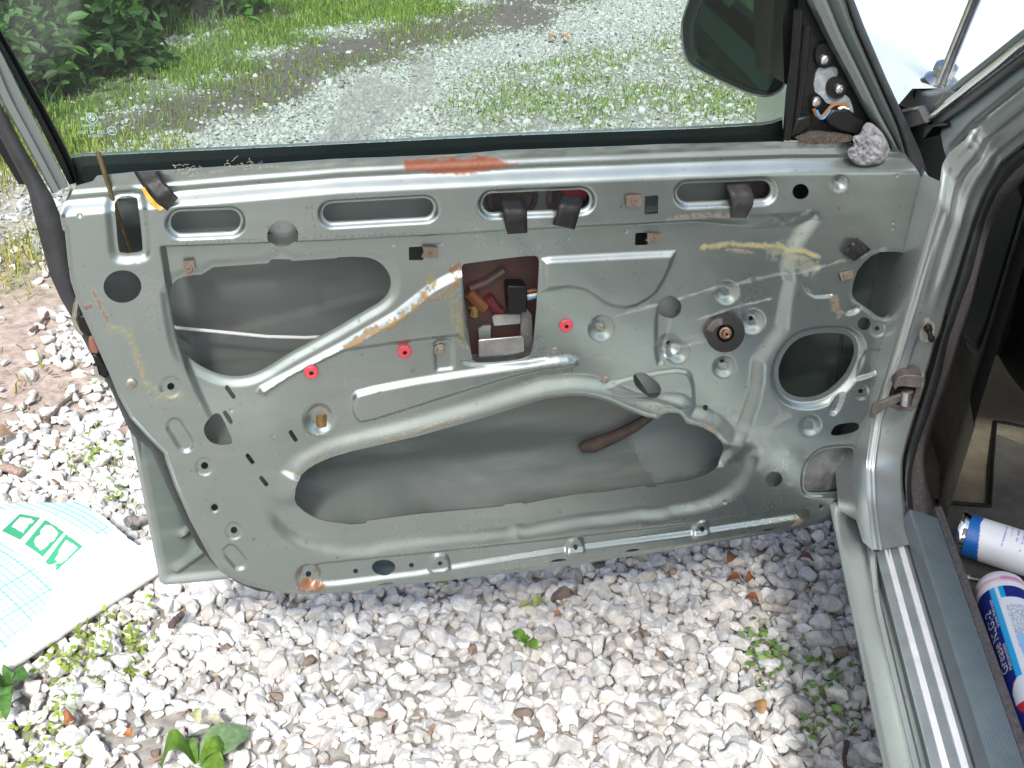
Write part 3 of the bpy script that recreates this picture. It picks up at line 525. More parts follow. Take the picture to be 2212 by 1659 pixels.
def panel_field(px):
    X, Y = px[:, 0], px[:, 1]
    so_ = sdpoly(px, OUT, 120); hs = {n: sdpoly(px, p, 100) for n, p in H.items()}
    hole = np.min(np.stack(list(hs.values())), 0); sd = np.maximum(so_, -hole); mm = np.zeros(len(px))
    # rail under the window, level by distance below its top edge
    top = np.interp(X, [100, 728, 1089, 1455, 1700, 2000], [396, 344, 326, 311, 303, 301]); d = Y-top
    mm += 14*sstep(36, 68, d)+2.2*sstep(18, 29, d)*(1-sstep(29, 42, d))
    mm += (fbm(X*.012, Y*.02)-.5)*3*sstep(18, 4, d)*sstep(-30, -10, d)
    # recessed field of the panel
    rw = 13+24*sstep(1480, 1640, X); s = sdpoly(px, REC, 60); fade = 1-sstep(800, 960, Y)*sstep(760, 560, X)
    mm -= 13*sstep(0, 1, -s/rw)*fade*(1-.42*sstep(1400, 1650, X))
    for P_, hgt, wv in PAD: mm += (.8 if hgt > -8 else .6)*hgt*sstep(0, 1, -sdpoly(px, P_, 30)/wv)
    for c, r, hgt, wv in CIRC: dd = np.hypot(X-c[0], Y-c[1]); mm += .8*hgt*sstep(0, 1, (r-dd)/wv)
    # rolled rim round the big lower opening: proud above, sunk below
    b = hs['big']; ym = np.interp(X, [600, 700, 1000, 1300, 1480, 1600], [1075, 1052, 1010, 975, 985, 965]); lo = sstep(-25, 30, Y-ym)
    mm += (7.5*(1-sstep(4, 44, b))*(1-lo)-7.5*(1-sstep(40, 76, b))*lo*sstep(1330, 1150, Y))*(b < 200)
    u_ = hs['upper']; mm -= 4*(1-sstep(3, 22, u_)); mm -= 5*(1-sstep(4, 24, hs['rod']))
    for n in ('o1', 'o2', 'o3', 'o4'): mm -= 6*(1-sstep(3, 13, hs[n]))
    mm -= 8*(1-sstep(8, 24, hs['speaker'])); mm -= 3*(1-sstep(3, 10, hs['low'])); mm -= 2*(1-sstep(2, 9, hs['right']))
    lowb = sstep(900, 1150, Y); mm -= 5.5*sstep(-14, -1, so_)*(so_ < 60)*np.maximum(sstep(430, 470, Y), 0)
    # bottom edge rolls forward then turns under
    mm += 1.2*(fbm(X*.006, Y*.006, 3)-.5)*2
    col = np.zeros((len(px), 4)); amber = (.46, .33, .10); rust = (.34, .15, .05); ol = (.36, .34, .14); yel = (.55, .47, .18)
    S_ = [stroke(px, [(620, 400), (660, 480), (700, 570), (735, 650)], 6, rust, .9, .08, .42, ('d',)), stroke(px, [(735, 650), (850, 660), (890, 780), (930, 900), (970, 1010), (1060, 1090), (1200, 1100)], 11, ol, .75, .06, .36, ('d',)), stroke(px, [(900, 780), (940, 960), (985, 1010)], 5, amber, .6, .08, .42, ('d',)),
          stroke(px, [(60, 800), (120, 760), (200, 700), (350, 640), (450, 570), (540, 500), (580, 420), (620, 350)], 9, (.50, .31, .09), .95, .07, .36, ('e',)), stroke(px, [(570, 470), (680, 460), (760, 390), (785, 340)], 8, (.48, .26, .07), .95, .07, .4, ('e',)), stroke(px, [(760, 290), (795, 270)], 12, rust, .95, .07, .3, ('e',)),
          stroke(px, [(745, 430), (775, 560), (800, 640), (820, 770)], 15, ol, .8, .06, .36, ('e',)), stroke(px, [(790, 430), (820, 620)], 7, rust, .7, .08, .45, ('e',)), stroke(px, [(600, 345), (635, 380)], 11, ol, .8, .06, .35, ('e',)),
          stroke(px, [(320, 1395), (480, 1360), (700, 1285), (830, 1255)], 5, (.48, .34, .14), .8, .08, .4, ('e',)), stroke(px, [(0, 1500), (160, 1440)], 4, (.5, .36, .16), .7, .08, .4, ('e',)), stroke(px, [(1920, 190), (1960, 110), (2060, 60), (2180, 30)], 9, amber, .7, .07, .42, ('g',)),
          stroke(px, [(180, 135), (330, 112), (520, 122), (640, 118), (700, 150), (780, 140), (890, 185)], 7, yel, .95, .05, .3, ('f',)), stroke(px, [(700, 165), (790, 190), (870, 240)], 12, yel, .65, .07, .42, ('f',)), stroke(px, [(640, 150), (740, 215), (830, 245)], 26, (.40, .38, .20), .55, .05, .4, ('f',)), stroke(px, [(330, 150), (480, 165)], 5, amber, .8, .08, .4, ('f',)), stroke(px, [(560, 1340), (680, 1400), (820, 1310)], 6, ol, .5, .06, .42, ('c',)),
          stroke(px, [(975, 450), (1000, 500), (1020, 530)], 14, (.40, .22, .10), .8, .1, .45, ('f',)), stroke(px, [(170, 1250), (230, 1290)], 12, (.48, .30, .17), .8, .06, .35, ('f',)), stroke(px, [(2040, 1200), (2100, 1180)], 8, amber, .7, .07, .4, ('e',)),
          stroke(px, [(655, 1255), (672, 1256), (688, 1256)], 17, (.30, .125, .05), 1, .09, .2), stroke(px, [(1708, 1125), (1722, 1112), (1726, 1100)], 7, (.42, .2, .08), .9, .08, .35), stroke(px, [(1440, 465), (1520, 458), (1600, 462)], 10, (.36, .25, .18), .7, .1, .42), stroke(px, [(345, 515), (600, 505), (900, 497)], 5, (.16, .14, .12), .6, .1, .5), stroke(px, [(672, 430), (674, 460), (680, 485)], 4, (.2, .14, .1), .8, .1, .4),
          stroke(px, [(460, 372), (560, 362), (620, 360)], 4, (.40, .34, .22), .8, .1, .42), stroke(px, [(1690, 300+12), (1800, 312)], 9, (.25, .22, .18), .6, .1, .4), stroke(px, [(190, 652), (200, 650)], 7, (.25, .10, .07), .9, .08, .3),
          stroke(px, [(300, 560), (330, 620), (330, 680)], 22, (.22, .22, .2), .5, .1, .5), stroke(px, [(1640, 960), (1700, 1000), (1780, 1000)], 45, (.50, .54, .54), .5, .03, .5), stroke(px, [(1560, 900), (1640, 930), (1690, 880)], 30, (.52, .56, .56), .45, .035, .5), stroke(px, [(1400, 662), (1500, 636), (1620, 600), (1720, 580), (1900, 530)], 5, (.58, .61, .61), .5, .02, .36), stroke(px, [(1260, 700), (1450, 650), (1560, 612)], 4, (.6, .63, .63), .6, .03, .35), stroke(px, [(1455, 755), (1500, 738), (1560, 728)], 5, (.62, .65, .65), .6, .03, .3), stroke(px, [(1500, 690), (1600, 655), (1660, 640)], 4, (.62, .65, .68), .6, .03, .3), stroke(px, [(1180, 790), (1440, 740), (1560, 712)], 8, (.58, .61, .61), .4, .02, .42)]  # pale strokes here paint the clear film's glossy haze
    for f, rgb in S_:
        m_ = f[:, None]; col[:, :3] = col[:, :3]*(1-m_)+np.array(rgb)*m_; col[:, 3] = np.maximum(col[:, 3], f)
    cop = sstep(3, -5, sdpoly(px, k('b', (435, 1045), (560, 1040), (700, 1025), (830, 1030), (900, 1012), (1010, 1020), (1080, 1050), (1195, 1075), (1060, 1112), (860, 1140), (700, 1145), (560, 1128), (440, 1132)))+(fbm(X*.12, Y*.12)-.5)*9)*(1-.75*sstep(.56, .66, fbm(X*.09+3, Y*.16))*sstep(20, 6, d))
    m_ = cop[:, None]; col[:, :3] = np.where(m_ > .02, np.array((.46, .145, .065)), col[:, :3]); col[:, 3] = np.maximum(col[:, 3], cop*.95)
    mm += .9*col[:, 3]*fbm(X*.25, Y*.25)*(col[:, 3] > .35)*(col[:, :3].max(1)-col[:, :3].min(1) > .15)
    dim = np.where(col[:, :3].max(1)-col[:, :3].min(1) > .15, .62, 1.); col[:, :3] *= dim[:, None]
    nz_ = col[:, 3] > 1e-3; col[~nz_, :3] = .3
    return sd, mm*.001, col
ORG['_d'] = ORIG_D
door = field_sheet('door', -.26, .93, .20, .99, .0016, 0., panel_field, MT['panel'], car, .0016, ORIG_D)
# lip seen from the photo as a thin white edge: the folded top flange
V, Fc = loft([[dw(x, y, o) for x, y in OUT[5:18]] for o in (-.001, .001, .008)], 120); 
shell = [dw(x, y, .016) for x, y in OUT[18:]]; shell = resample(np.array(shell+shell[:0]), 160)
V, Fc = loft([shell, shell+NRM*.02, shell+NRM*.085], 160); mesh('door_edge', V, Fc, MT['skin'], door, True, None, {'stain_light': np.tile((.3, .3, .3, 0.), (480, 1))})
# --- outer skin (its inside face is seen through the holes and past the rear edge)
SK = [(160, 420), (196, 560), (236, 730), (272, 885), (300, 1020), (325, 1150), (346, 1254), (356, 1262), (700, 1227), (1200, 1170), (1700, 1108), (1800, 1096), (1880, 900), (1940, 700), (1985, 560), (1985, 420), (1900, 350), (1000, 372), (300, 416)]
def skin_field(px):
    sd = sdpoly(px, SK, 200); X, Y = px[:, 0], px[:, 1]; mm = 10*(1-sstep(-24, -14, sd))*0
    mm = -55*sstep(-60, -170, sd)*1.0
    mm += 5*sstep(-17, -12, sd)-4*sstep(-3, 0, sd)
    for L_, r in ((k('g', (1190, 560), (1330, 490)), 9), (k('g', (1160, 780), (1360, 640)), 11)): mm += 8*sstep(r, 2, sdline(px, L_))
    mm += 6*sstep(26, 8, sdline(px, [(300, 640), (700, 700), (1100, 705), (1500, 690)]))*0
    col = np.zeros((len(px), 4)); col[:, :3] = (.36, .38, .37)
    rays = sstep(.55, .75, vnoise(X*.012+Y*.045, np.full(len(X), 3.)+X*.0015))*sstep(330, 420, X)*sstep(900, 780, X)*sstep(900, 700, Y)  # light streaks of the clear film, painted as pale colour
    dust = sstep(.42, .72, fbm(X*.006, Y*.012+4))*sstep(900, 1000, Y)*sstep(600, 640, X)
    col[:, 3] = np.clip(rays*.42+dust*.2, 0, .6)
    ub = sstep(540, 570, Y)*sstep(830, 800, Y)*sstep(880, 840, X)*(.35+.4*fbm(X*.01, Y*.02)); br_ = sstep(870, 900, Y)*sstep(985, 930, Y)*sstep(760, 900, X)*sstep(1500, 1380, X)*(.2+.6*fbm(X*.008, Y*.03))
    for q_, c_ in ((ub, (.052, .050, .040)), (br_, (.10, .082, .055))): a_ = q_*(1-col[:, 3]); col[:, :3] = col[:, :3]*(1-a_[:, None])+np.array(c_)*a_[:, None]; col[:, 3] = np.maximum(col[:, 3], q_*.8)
    pt = sstep(6, -6, sdpoly(px, [(1375, 945), (1420, 900), (1480, 905), (1570, 930), (1580, 1000), (1500, 1040), (1420, 1045), (1395, 1000)])+(fbm(X*.07, Y*.07)-.5)*26); col[:, :3] = np.where(pt[:, None] > .05, np.array((.16, .20, .19)), col[:, :3]); col[:, 3] = np.maximum(col[:, 3], pt*.85)
    hole_shade = sstep(1640, 1680, X)*(sd < -10); col[:, :3] = col[:, :3]*(1-hole_shade[:, None])+np.array((.018, .028, .024))*hole_shade[:, None]; col[:, 3] = np.maximum(col[:, 3], hole_shade*.95)  # dark colour painted as shade behind the right-hand holes
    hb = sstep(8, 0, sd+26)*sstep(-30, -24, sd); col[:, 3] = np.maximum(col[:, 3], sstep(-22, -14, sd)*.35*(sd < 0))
    return sd, mm*.001, col
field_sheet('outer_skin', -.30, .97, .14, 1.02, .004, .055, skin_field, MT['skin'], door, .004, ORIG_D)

V, Fc = loft([[dw(x, y, wv) for x, y in P_] for P_, wv in (([(330, 424), (728, 392), (1100, 372), (1690, 348)], .016), ([(330, 424), (728, 392), (1100, 372), (1690, 348)], .030), ([(330, 500), (728, 478), (1100, 458), (1690, 432)], .036), ([(330, 512), (728, 492), (1100, 471), (1690, 446)], .028), ([(330, 524), (728, 504), (1100, 483), (1690, 458)], .030))], 80); mesh('reinforcement', V, Fc, MT['brace'], door, autosmooth=40)
for P_, wv in (([(1408, 600), (1500, 590), (1640, 620), (1640, 830), (1400, 850), (1360, 790)], .022), ([(1630, 985), (1700, 985), (1705, 1060), (1770, 1075), (1775, 1125), (1700, 1125), (1635, 1060)], .016), ([(420, 880), (520, 880), (520, 960), (420, 960)], .03)):
    mb = MB(); dprism(mb, P_, wv, wv+.003); mb.build('inner_brace', MT['brace'], door)
lw_ = np.mean(H['low'], 0); mb = MB(); dprism(mb, [tuple(lw_+(np.array(p_)-lw_)*1.12) for p_ in H['low']], .0125, .0135); mb.build('hole_patch', mat('mottled_patch', (.085, .088, .088), .5, 0, 28, .8, .5, 60, (.20, .205, .21)), door)
# --- black seal round the door edge
sl_out = [(-30, 270)]+k('s', (0, 578), (100, 770), (118, 800), (140, 900), (180, 1050), (210, 1160), (260, 1270), (320, 1370), (360, 1450), (420, 1560), (470, 1650))+k('g', (860, -100), (990, 0), (1100, 250), (1200, 460), (1300, 640), (1420, 775), (1560, 880), (1700, 935), (1900, 945), (2050, 935))
sl_in = [(-30, 190)]+k('s', (0, 430), (100, 620), (222, 830), (275, 960), (295, 1060), (318, 1200), (352, 1310), (400, 1420), (450, 1530), (500, 1630))+k('g', (1080, -120), (1110, 0), (1180, 220), (1270, 430), (1390, 660), (1470, 780), (1600, 850), (1760, 890), (1900, 905), (2050, 900))
so_, si_ = np.array(sl_out, float), np.array(sl_in, float)
so_, si_ = resample(so_, 90), resample(si_, 90)
L = []
for t, wv in ((0, .034), (.0, .020), (.25, .012), (.6, .009), (1., .018)): L.append([dw(*(so_[i]*(1-t)+si_[i]*t), wv) for i in range(90)])
V, Fc = loft(L, 140); mesh('seal', V, Fc, MT['rubber'], door)
# seal up the hinge edge and along the sloping front of the window frame
def strip(name, cl, cr, wl, wr, bulge, m, n=40, back=.02, parent=None):
    A, B = resample(np.array(cl, float), n), resample(np.array(cr, float), n); L = []
    for t, wv in ((0, wl+back), (0, wl), (.25, wl-bulge*.8), (.5, wl*.5+wr*.5-bulge), (.75, wr-bulge*.8), (1, wr), (1, wr+back)): L.append([dw(*(A[i]*(1-t)+B[i]*t), wv) for i in range(n)])
    V, Fc = loft(L, n); return mesh(name, V, Fc, m, parent or door)
fr_in = [(1752-105, -240)]+k('c', (838, 0), (960, 250), (1100, 500), (1235, 760), (1395, 960))
fr_mid = [(1825-110, -240)]+k('c', (1080, 0), (1140, 180), (1290, 520), (1410, 790), (1462, 965))
fr_out = [(1846-112, -240)]+k('c', (1140, 0), (1200, 160), (1345, 500), (1480, 790), (1560, 960))
strip('front_seal', fr_mid+[(1972, 380), (1990, 440), (1976, 500)]+k('f', (1495, 250), (1365, 800), (1215, 1250))+[(1840, 1031), (1815, 1090)], fr_out+k('c', (1598, 1085), (1608, 1200), (1600, 1330))+k('f', (1560, 0), (1515, 250), (1385, 800), (1235, 1250))+[(1856, 1034), (1826, 1100)], .004, .006, .012, MT['rubber'], 80)
# --- window frame
def frame_bar(name, A, B, prof, m, n=24, ext=.03):
    A, B = resample(np.array(A, float), n), resample(np.array(B, float), n); L = []
    for t, wv in prof: L.append([dw(*(A[i]*(1-t)+B[i]*t), wv) for i in range(n)])
    V, Fc = loft(L, n); return mesh(name, V, Fc, m, door, autosmooth=40)
lf_o = [(-155, -240)]+k('a', (0, 655), (170, 950), (345, 1275)); lf_i = [(-165, -240)]+k('a', (-90, 160), (0, 320), (240, 800), (450, 1215))
frame_bar('window_frame', lf_o, lf_i, [(0, .03), (0, .002), (.10, -.004), (.42, -.002), (.46, .008), (.95, .010), (1, .03)], MT['frame'])
frame_bar('window_frame', fr_in, fr_mid, [(0, .03), (0, .004), (.16, -.008), (.34, -.012), (.40, -.004), (.50, -.004), (.55, .002), (.68, -.006), (.85, -.012), (1, .0), (1, .02)], MT['frame'])
tb = [(-165, -240), (700, -262), (1745, -240)]; tb2 = [(-140, -200), (700, -222), (1720, -200)]
frame_bar('window_frame', tb, tb2, [(0, .03), (0, 0), (.5, -.006), (1, 0), (1, .03)], MT['body'])
lc_o = [(-160, -235)]+k('a', (-80, 180), (0, 320), (250, 800), (455, 1215)); lc_i = [(-130, -235)]+k('a', (-60, 70), (0, 185), (290, 690), (470, 1030), (515, 1195))
frame_bar('run_channel', lc_o, lc_i, [(0, .02), (.1, .012), (.45, .016), (.5, .028), (.9, .024), (1, .036)], MT['black'])
mb = MB(); dprism(mb, k('s', (-40, 500), (0, 570), (104, 770), (108, 778), (80, 779), (0, 648), (-40, 570)), .052, .075); mb.build('pillar_trim', MT['black'], door)
# --- door glass: thin tinted pane with wipe marks and road film
def glass_mat():
    m = bpy.data.materials.new('door_glass'); m.use_nodes = True; t = m.node_tree; t.nodes.clear(); L_ = t.links.new
    o = t.nodes.new('ShaderNodeOutputMaterial'); tr = t.nodes.new('ShaderNodeBsdfTransparent'); tr.inputs[0].default_value = (.74, .84, .80, 1)
    gl = t.nodes.new('ShaderNodeBsdfGlossy'); gl.inputs['Roughness'].default_value = .02; gl.inputs[0].default_value = (.9, .95, .92, 1)
    fr = t.nodes.new('ShaderNodeFresnel'); fr.inputs[0].default_value = 1.28; m1 = t.nodes.new('ShaderNodeMixShader'); L_(fr.outputs[0], m1.inputs[0]); L_(tr.outputs[0], m1.inputs[1]); L_(gl.outputs[0], m1.inputs[2])
    df = t.nodes.new('ShaderNodeBsdfDiffuse'); df.inputs[0].default_value = (.44, .46, .41, 1); tl = t.nodes.new('ShaderNodeBsdfTranslucent'); tl.inputs[0].default_value = (.44, .46, .41, 1)
    ad = t.nodes.new('ShaderNodeMixShader'); ad.inputs[0].default_value = .5; L_(df.outputs[0], ad.inputs[1]); L_(tl.outputs[0], ad.inputs[2])
    a = t.nodes.new('ShaderNodeAttribute'); a.attribute_name = 'film'; m2 = t.nodes.new('ShaderNodeMixShader'); L_(a.outputs['Fac'], m2.inputs[0]); L_(m1.outputs[0], m2.inputs[1]); L_(ad.outputs[0], m2.inputs[2]); L_(m2.outputs[0], o.inputs[0]); return m
Wg = .034
GL = [(-140, -225), (-60, 60), (0, 170), (290*.329, 690*.329), (470*.329, 1035*.329), (172, 392), (400, 392), (1690, 330), (1692, 270), (1706, 200), (1742, 40), (1715, -225)]
gnu, gnz = 260, 150; c0 = [dw(x, y, Wg) for x, y in GL]; us = [(p-CAM)@DR for p in c0]; zs = [p[2] for p in c0]
U, Zv = np.meshgrid(np.linspace(min(us), max(us), gnu), np.linspace(min(zs), max(zs), gnz)); GPt = DR[None]*U.ravel()[:, None]+NRM[None]*(DIST+Wg)+UP[None]*Zv.ravel()[:, None]
gpx = project(GPt); sdg = sdpoly(gpx, GL, 400)
sm = sstep(4, -5, sdpoly(gpx, k('b', (-130, 980), (-60, 860), (0, 700), (60, 600), (150, 500), (260, 490), (330, 545), (480, 595), (500, 520), (560, 380), (600, 345), (640, 362), (635, 470), (630, 580), (600, 640), (480, 700), (250, 870), (120, 960)))+(fbm(gpx[:, 0]*.05, gpx[:, 1]*.05)-.5)*10)
sm *= .40+.22*fbm(gpx[:, 0]*.03+gpx[:, 1]*.09, gpx[:, 1]*.01); sm = np.maximum(sm, .40*sstep(24, 17, np.hypot(gpx[:, 0]-k('b', (1340, 795))[0], gpx[:, 1]-k('b', (1340, 795))[1])))
sm *= gpx[:, 1] < np.interp(gpx[:, 0], [163, 700, 1100, 1660], [337, 312, 292, 268])
film = np.clip(.016+.016*fbm(gpx[:, 0]*.01, gpx[:, 1]*.01)+.14*sstep(.5, .85, vnoise(gpx[:, 0]*.02, gpx[:, 1]*.004+9))*sstep(640, 300, gpx[:, 0])*sstep(240, 40, gpx[:, 1])+sm, 0, 1)
film = np.maximum(film, 0)
q = np.arange(gnu*gnz).reshape(gnz, gnu); cells = np.stack([q[:-1, :-1], q[:-1, 1:], q[1:, 1:], q[1:, :-1]], -1).reshape(-1, 4); cells = cells[(sdg[cells] < 3).all(1)]
glass = mesh('window_glass', GPt, cells, glass_mat(), door, True, None, {'film': np.column_stack([film]*3+[np.ones(len(film))])})
# etched maker's marks at the rear lower corner
def text_mesh(s, size, spacing=1.0):
    cu = bpy.data.curves.new('t', 'FONT'); cu.body = s; cu.size = size; cu.space_character = spacing; cu.resolution_u = 3
    o = bpy.data.objects.new('t', cu); COL.objects.link(o); dg = bpy.context.evaluated_depsgraph_get(); me = bpy.data.meshes.new_from_object(o.evaluated_get(dg))
    V = np.array([v.co[:] for v in me.vertices]); Fc = [list(p.vertices) for p in me.polygons]; COL.objects.unlink(o); bpy.data.objects.remove(o); bpy.data.meshes.remove(me); return V, Fc
def emk(x, y): return (250+x*200/2212)/1.6492, (370+y*150/1659)/1.6492
MT['etch'] = mat('etched_white', (.34, .46, .48), .8)
eb = MB(); EC = dw(*emk(850, 560), Wg-.0012); pxm = np.linalg.norm(dw(*emk(1080, 560), Wg)-dw(*emk(620, 560), Wg))/460
tilt = math.radians(2); e1 = DR*math.cos(tilt)+UP*math.sin(tilt)*1; e1 = nz(e1); e2 = nz(UP-e1*(UP@e1))
def ring(c, r0, r1, n=28, a0=0, a1=2*math.pi):
    V = []; 
    for i in range(n+1):
        a = a0+(a1-a0)*i/n; d = e1*math.cos(a)+e2*math.sin(a); V += [c+d*r0, c+d*r1]
    eb.add(V, [[2*i, 2*i+1, 2*i+3, 2*i+2] for i in range(n)])
ring(EC, 208*pxm, 235*pxm); ring(EC, 108*pxm, 128*pxm)
for a0 in (0, math.pi): ring(EC, 4*pxm, 112*pxm, 8, a0+1.57, a0+3.14)
for a0 in (1.0, 1.5, 2.05): ring(EC, 140*pxm, 200*pxm, 3, a0, a0+.22)
ring(dw(*emk(480, 580), Wg-.0012), 28*pxm, 62*pxm, 14); ring(dw(*emk(1190, 530), Wg-.0012), 28*pxm, 60*pxm, 14); ring(dw(*emk(1310, 525), Wg-.0012), 28*pxm, 56*pxm, 14)
rc = dw(*emk(1650, 1060), Wg-.0012); ring(rc, 160*pxm, 192*pxm)
def put(s, x, y, size, sp=1.0):
    V, Fc = text_mesh(s, size*pxm, sp); o = dw(*emk(x, y), Wg-.0012); eb.add([o+e1*v[0]+e2*v[1] for v in V], Fc)
put('TEMPERLITE', 440, 920, 150); put('M 35', 780, 1010, 110); put('DOT 36', 330, 1190, 190); put('AS2', 1060, 1180, 190); put('M 80 GS', 720, 1330, 170); put('CC', 1530, 1120, 170)
eb.build('etched_mark', MT['etch'], door, auto=None)
# --- belt strip outside the glass: rubber lip below, green black trim above
bt_t = [(150, 343), (163, 338), (700, 313), (1100, 293), (1500, 278), (1660, 269), (1690, 258)]; bt_m = [(152, 360), (700, 332), (1100, 311), (1500, 296), (1692, 288)]; bt_b = [(165, 402), (700, 372), (1100, 352), (1500, 338), (1695, 330)]
V, Fc = loft([[dw(x, y, wv) for x, y in P_] for P_, wv in ((bt_t, .085), (bt_t, .060), (bt_m, .054), (bt_m, .050), (bt_b, .044), (bt_b, .06))], 60); mesh('belt_strip', V, Fc, MT['trim'], door, autosmooth=40)
V, Fc = loft([[dw(x, y-1, .06) for x, y in bt_t], [dw(x, y-6, .075) for x, y in bt_t], [dw(x, y-4, .10) for x, y in bt_t]], 60); mesh('belt_trim', V, Fc, MT['body'], door)
# --- door mirror
def mw(x, y, extra=0.): return dw(x, y, .085+max(0, (1735-x))/240*.13+extra)
def mk(*p): return k('l', *p)
gl_px = chaikin(mk((560, -500), (470, 0), (380, 200), (360, 280), (370, 470), (395, 600), (440, 650), (1100, 930), (1150, 935), (1200, 870), (1380, 250), (1400, 120), (1330, -250), (1150, -480)), 2)
ho_px = chaikin(mk((470, -560), (300, 0), (235, 180), (222, 300), (235, 500), (270, 640), (340, 720), (900, 990), (1080, 1030), (1200, 1020), (1330, 930), (1420, 600), (1520, 200), (1500, 0), (1420, -350), (1200, -560)), 2)
n_ = 96; O_ = resample(np.array(ho_px+[ho_px[0]]), n_+1)[:-1]; I_ = resample(np.array(gl_px+[gl_px[0]]), n_+1)[:-1]
j0 = min(range(n_), key=lambda j: np.hypot(*(I_[j]-O_[0]))); I_ = np.roll(I_, -j0, 0); cen = O_.mean(0)
rings = [(I_, .016), (I_*.93+O_*.07, .010), (I_*.55+O_*.45, .006), (I_*.25+O_*.75, -.004), (O_*.97+cen*.03, -.010), (O_, .0), (O_*1.0, .03), (O_*.93+cen*.07, .075), (O_*.7+cen*.3, .115), (O_*.3+cen*.7, .135)]
V = []
for P_, wv in rings: V += [mw(x, y, wv) for x, y in P_]
Fc = grid_faces(len(rings), n_, True)+[[len(rings)*n_-n_+i for i in range(n_)]]
mb = MB(); mb.add(V, Fc); mb.build('mirror_housing', mat('mirror_shell', (.010, .018, .020), .35, 0, 30, .2, coat=.3), door, auto=60)
gp = np.array([mw(x, y, .014) for x, y in I_]); gcen = gp.mean(0); nn = nz(np.cross(gp[24]-gcen, gp[48]-gcen)); nn = nn if nn@(CAM-gcen) > 0 else -nn
tn = nz(nn+UP*.10); gp = np.array([p-tn*((p-gcen)@tn) for p in gp]); gp = gcen+(gp-gcen)*1.03
mesh('mirror_glass', gp, [list(range(n_))], mat('mirror_glass', (.10, .21, .12), .03, 1.), door, False)
mb = MB(); prism(mb, [dw(*p, .05) for p in [(1728, 60), (1752, -60), (1700, -100), (1690, 60), (1694, 180), (1712, 190)]], NRM*.09); mb.build('mirror_foot', MT['black'], door)
# --- sail plate behind the mirror with its screws and wires
mb = MB(); dprism(mb, k('c', (725, 885), (745, 620), (800, 260), (840, -60), (1150, 560), (1400, 980), (1120, 905)), .012, .03); mb.build('sail_plate', MT['black'], door)
mb = MB(); dprism(mb, chaikin(k('c', (878, 570), (905, 425), (960, 432), (1028, 418), (1040, 480), (1000, 520), (985, 580), (1030, 605), (1105, 600), (1135, 690), (1135, 720), (1050, 650), (970, 662), (935, 610)), 1), .0095, .014); mb.build('alloy_plate', MT['plaster'], door)
mb = MB()
for P_, r in ((k('c', (790, 60), (770, 330), (745, 620), (715, 880)), .006), (k('c', (845, 160), (815, 480), (775, 780)), .005)): tube(mb, [dw(*p, .006) for p in P_], r, 8)
mb.build('run_channel', MT['black'], door)
mb = MB()
for (x, y), rx, ry in ((k('c', (950, 350)), 19, 27), (k('c', (1030, 555)), 22, 24)): dprism(mb, circ((x, y), rx, 18, ry/rx), .006, .0125)
mb.build('mounting_boss', MT['black'], door)
mb = MB(); dprism(mb, k('c', (980, 790), (960, 740), (1010, 690), (1110, 690), (1150, 740), (1210, 770), (1160, 860), (1050, 830)), -.004, .012); dprism(mb, k('c', (740, 870), (780, 745), (870, 730), (880, 790), (800, 850)), 0, .012); bevel(mb.build('connector', MT['black'], door), .003)
mb = MB(); dprism(mb, chaikin(k('c', (780, 895), (830, 858), (1130, 850), (1135, 895), (1000, 905), (850, 912)), 1), -.008, .012); mb.build('weather_pad', mat('brown_pad', (.08, .065, .05), .95, 0, 200, .6, 1., 300), door)
for nm, P_, m in (('wire', k('c', (885, 690), (900, 730), (935, 742), (970, 700), (1000, 665), (1045, 655), (1080, 665), (1100, 680)), MT['wire_o']), ('wire', k('c', (900, 700), (925, 752), (960, 735), (985, 690)), MT['wire_b']), ('wire', k('c', (1040, 690), (1075, 668), (1100, 690)), MT['white'])):
    mb = MB(); tube(mb, [dw(*p, 0.0) for p in chaikin(P_, 2, False)], .0024, 8); mb.build(nm, m, door)
def grom(mb):
    o = mb.build('grommet', MT['red'], door); o.data.materials.append(MT['black']); c = np.mean([v.co[:] for v in o.data.vertices], 0)
    for f in o.data.polygons:
        q = np.array([o.data.vertices[i].co[:] for i in f.vertices])-c; q -= np.outer(q@NRM, NRM)
        if np.linalg.norm(q, axis=1).max() < .0031: f.material_index = 1  # black faces paint in the dark depth of the centre hole
# --- screws, bolts, washers
AX = -NRM; EF = (AX, DR, UP)
def cap_screw(c, wo, R_, m, hexed=False, washer=None, dome=.4, nm='screw'):
    p = dw(c[0], c[1], wo); s = DIST*R_/F*1.15; mb = MB()
    if washer: lathe(mb, p, AX, [(washer*s, 0), (washer*s, s*.18), (s*.9, s*.22)], 24, EF)
    if hexed: lathe(mb, p, AX, [(s, 0), (s, s*.75), (s*.86, s*.9), (s*.5, s*.92), (s*.45, s*.8), (0, s*.78)], 6, EF)
    else: lathe(mb, p, AX, [(s, 0), (s, s*.2), (s*.85, s*dome*.8), (s*.45, s*dome*1.05), (s*.2, s*dome), (0, s*dome*.6)], 20, EF)
    if not hexed:
        for a in (.5, 2.07):
            d = DR*math.cos(a)+UP*math.sin(a); d2 = DR*-math.sin(a)+UP*math.cos(a); q = p+AX*s*(dome*1.02)
            prism(mb, [q-d*s*.5-d2*s*.1, q+d*s*.5-d2*s*.1, q+d*s*.5+d2*s*.1, q-d*s*.5+d2*s*.1], AX*s*.06)
    return mb.build(nm, m, door, auto=30)
for c in ((948, 376), (1042, 560), (895, 642)): cap_screw(k('c', c), .006, 11, MT['steel'], dome=.7)
cap_screw(k('d', (862, 1043)), -.014, 11, MT['zinc'])
for c, wo, R_, ws in (((680, 822), .001, 9, 1.55), ((1425, 822), .001, 9, 1.5), ((1730, 668), .006, 8.5, 2.), ((1757, 1012), -.002, 9, 1.5)): cap_screw(k('e', c), wo, R_, MT['zinc'], True, ws, nm='bolt')
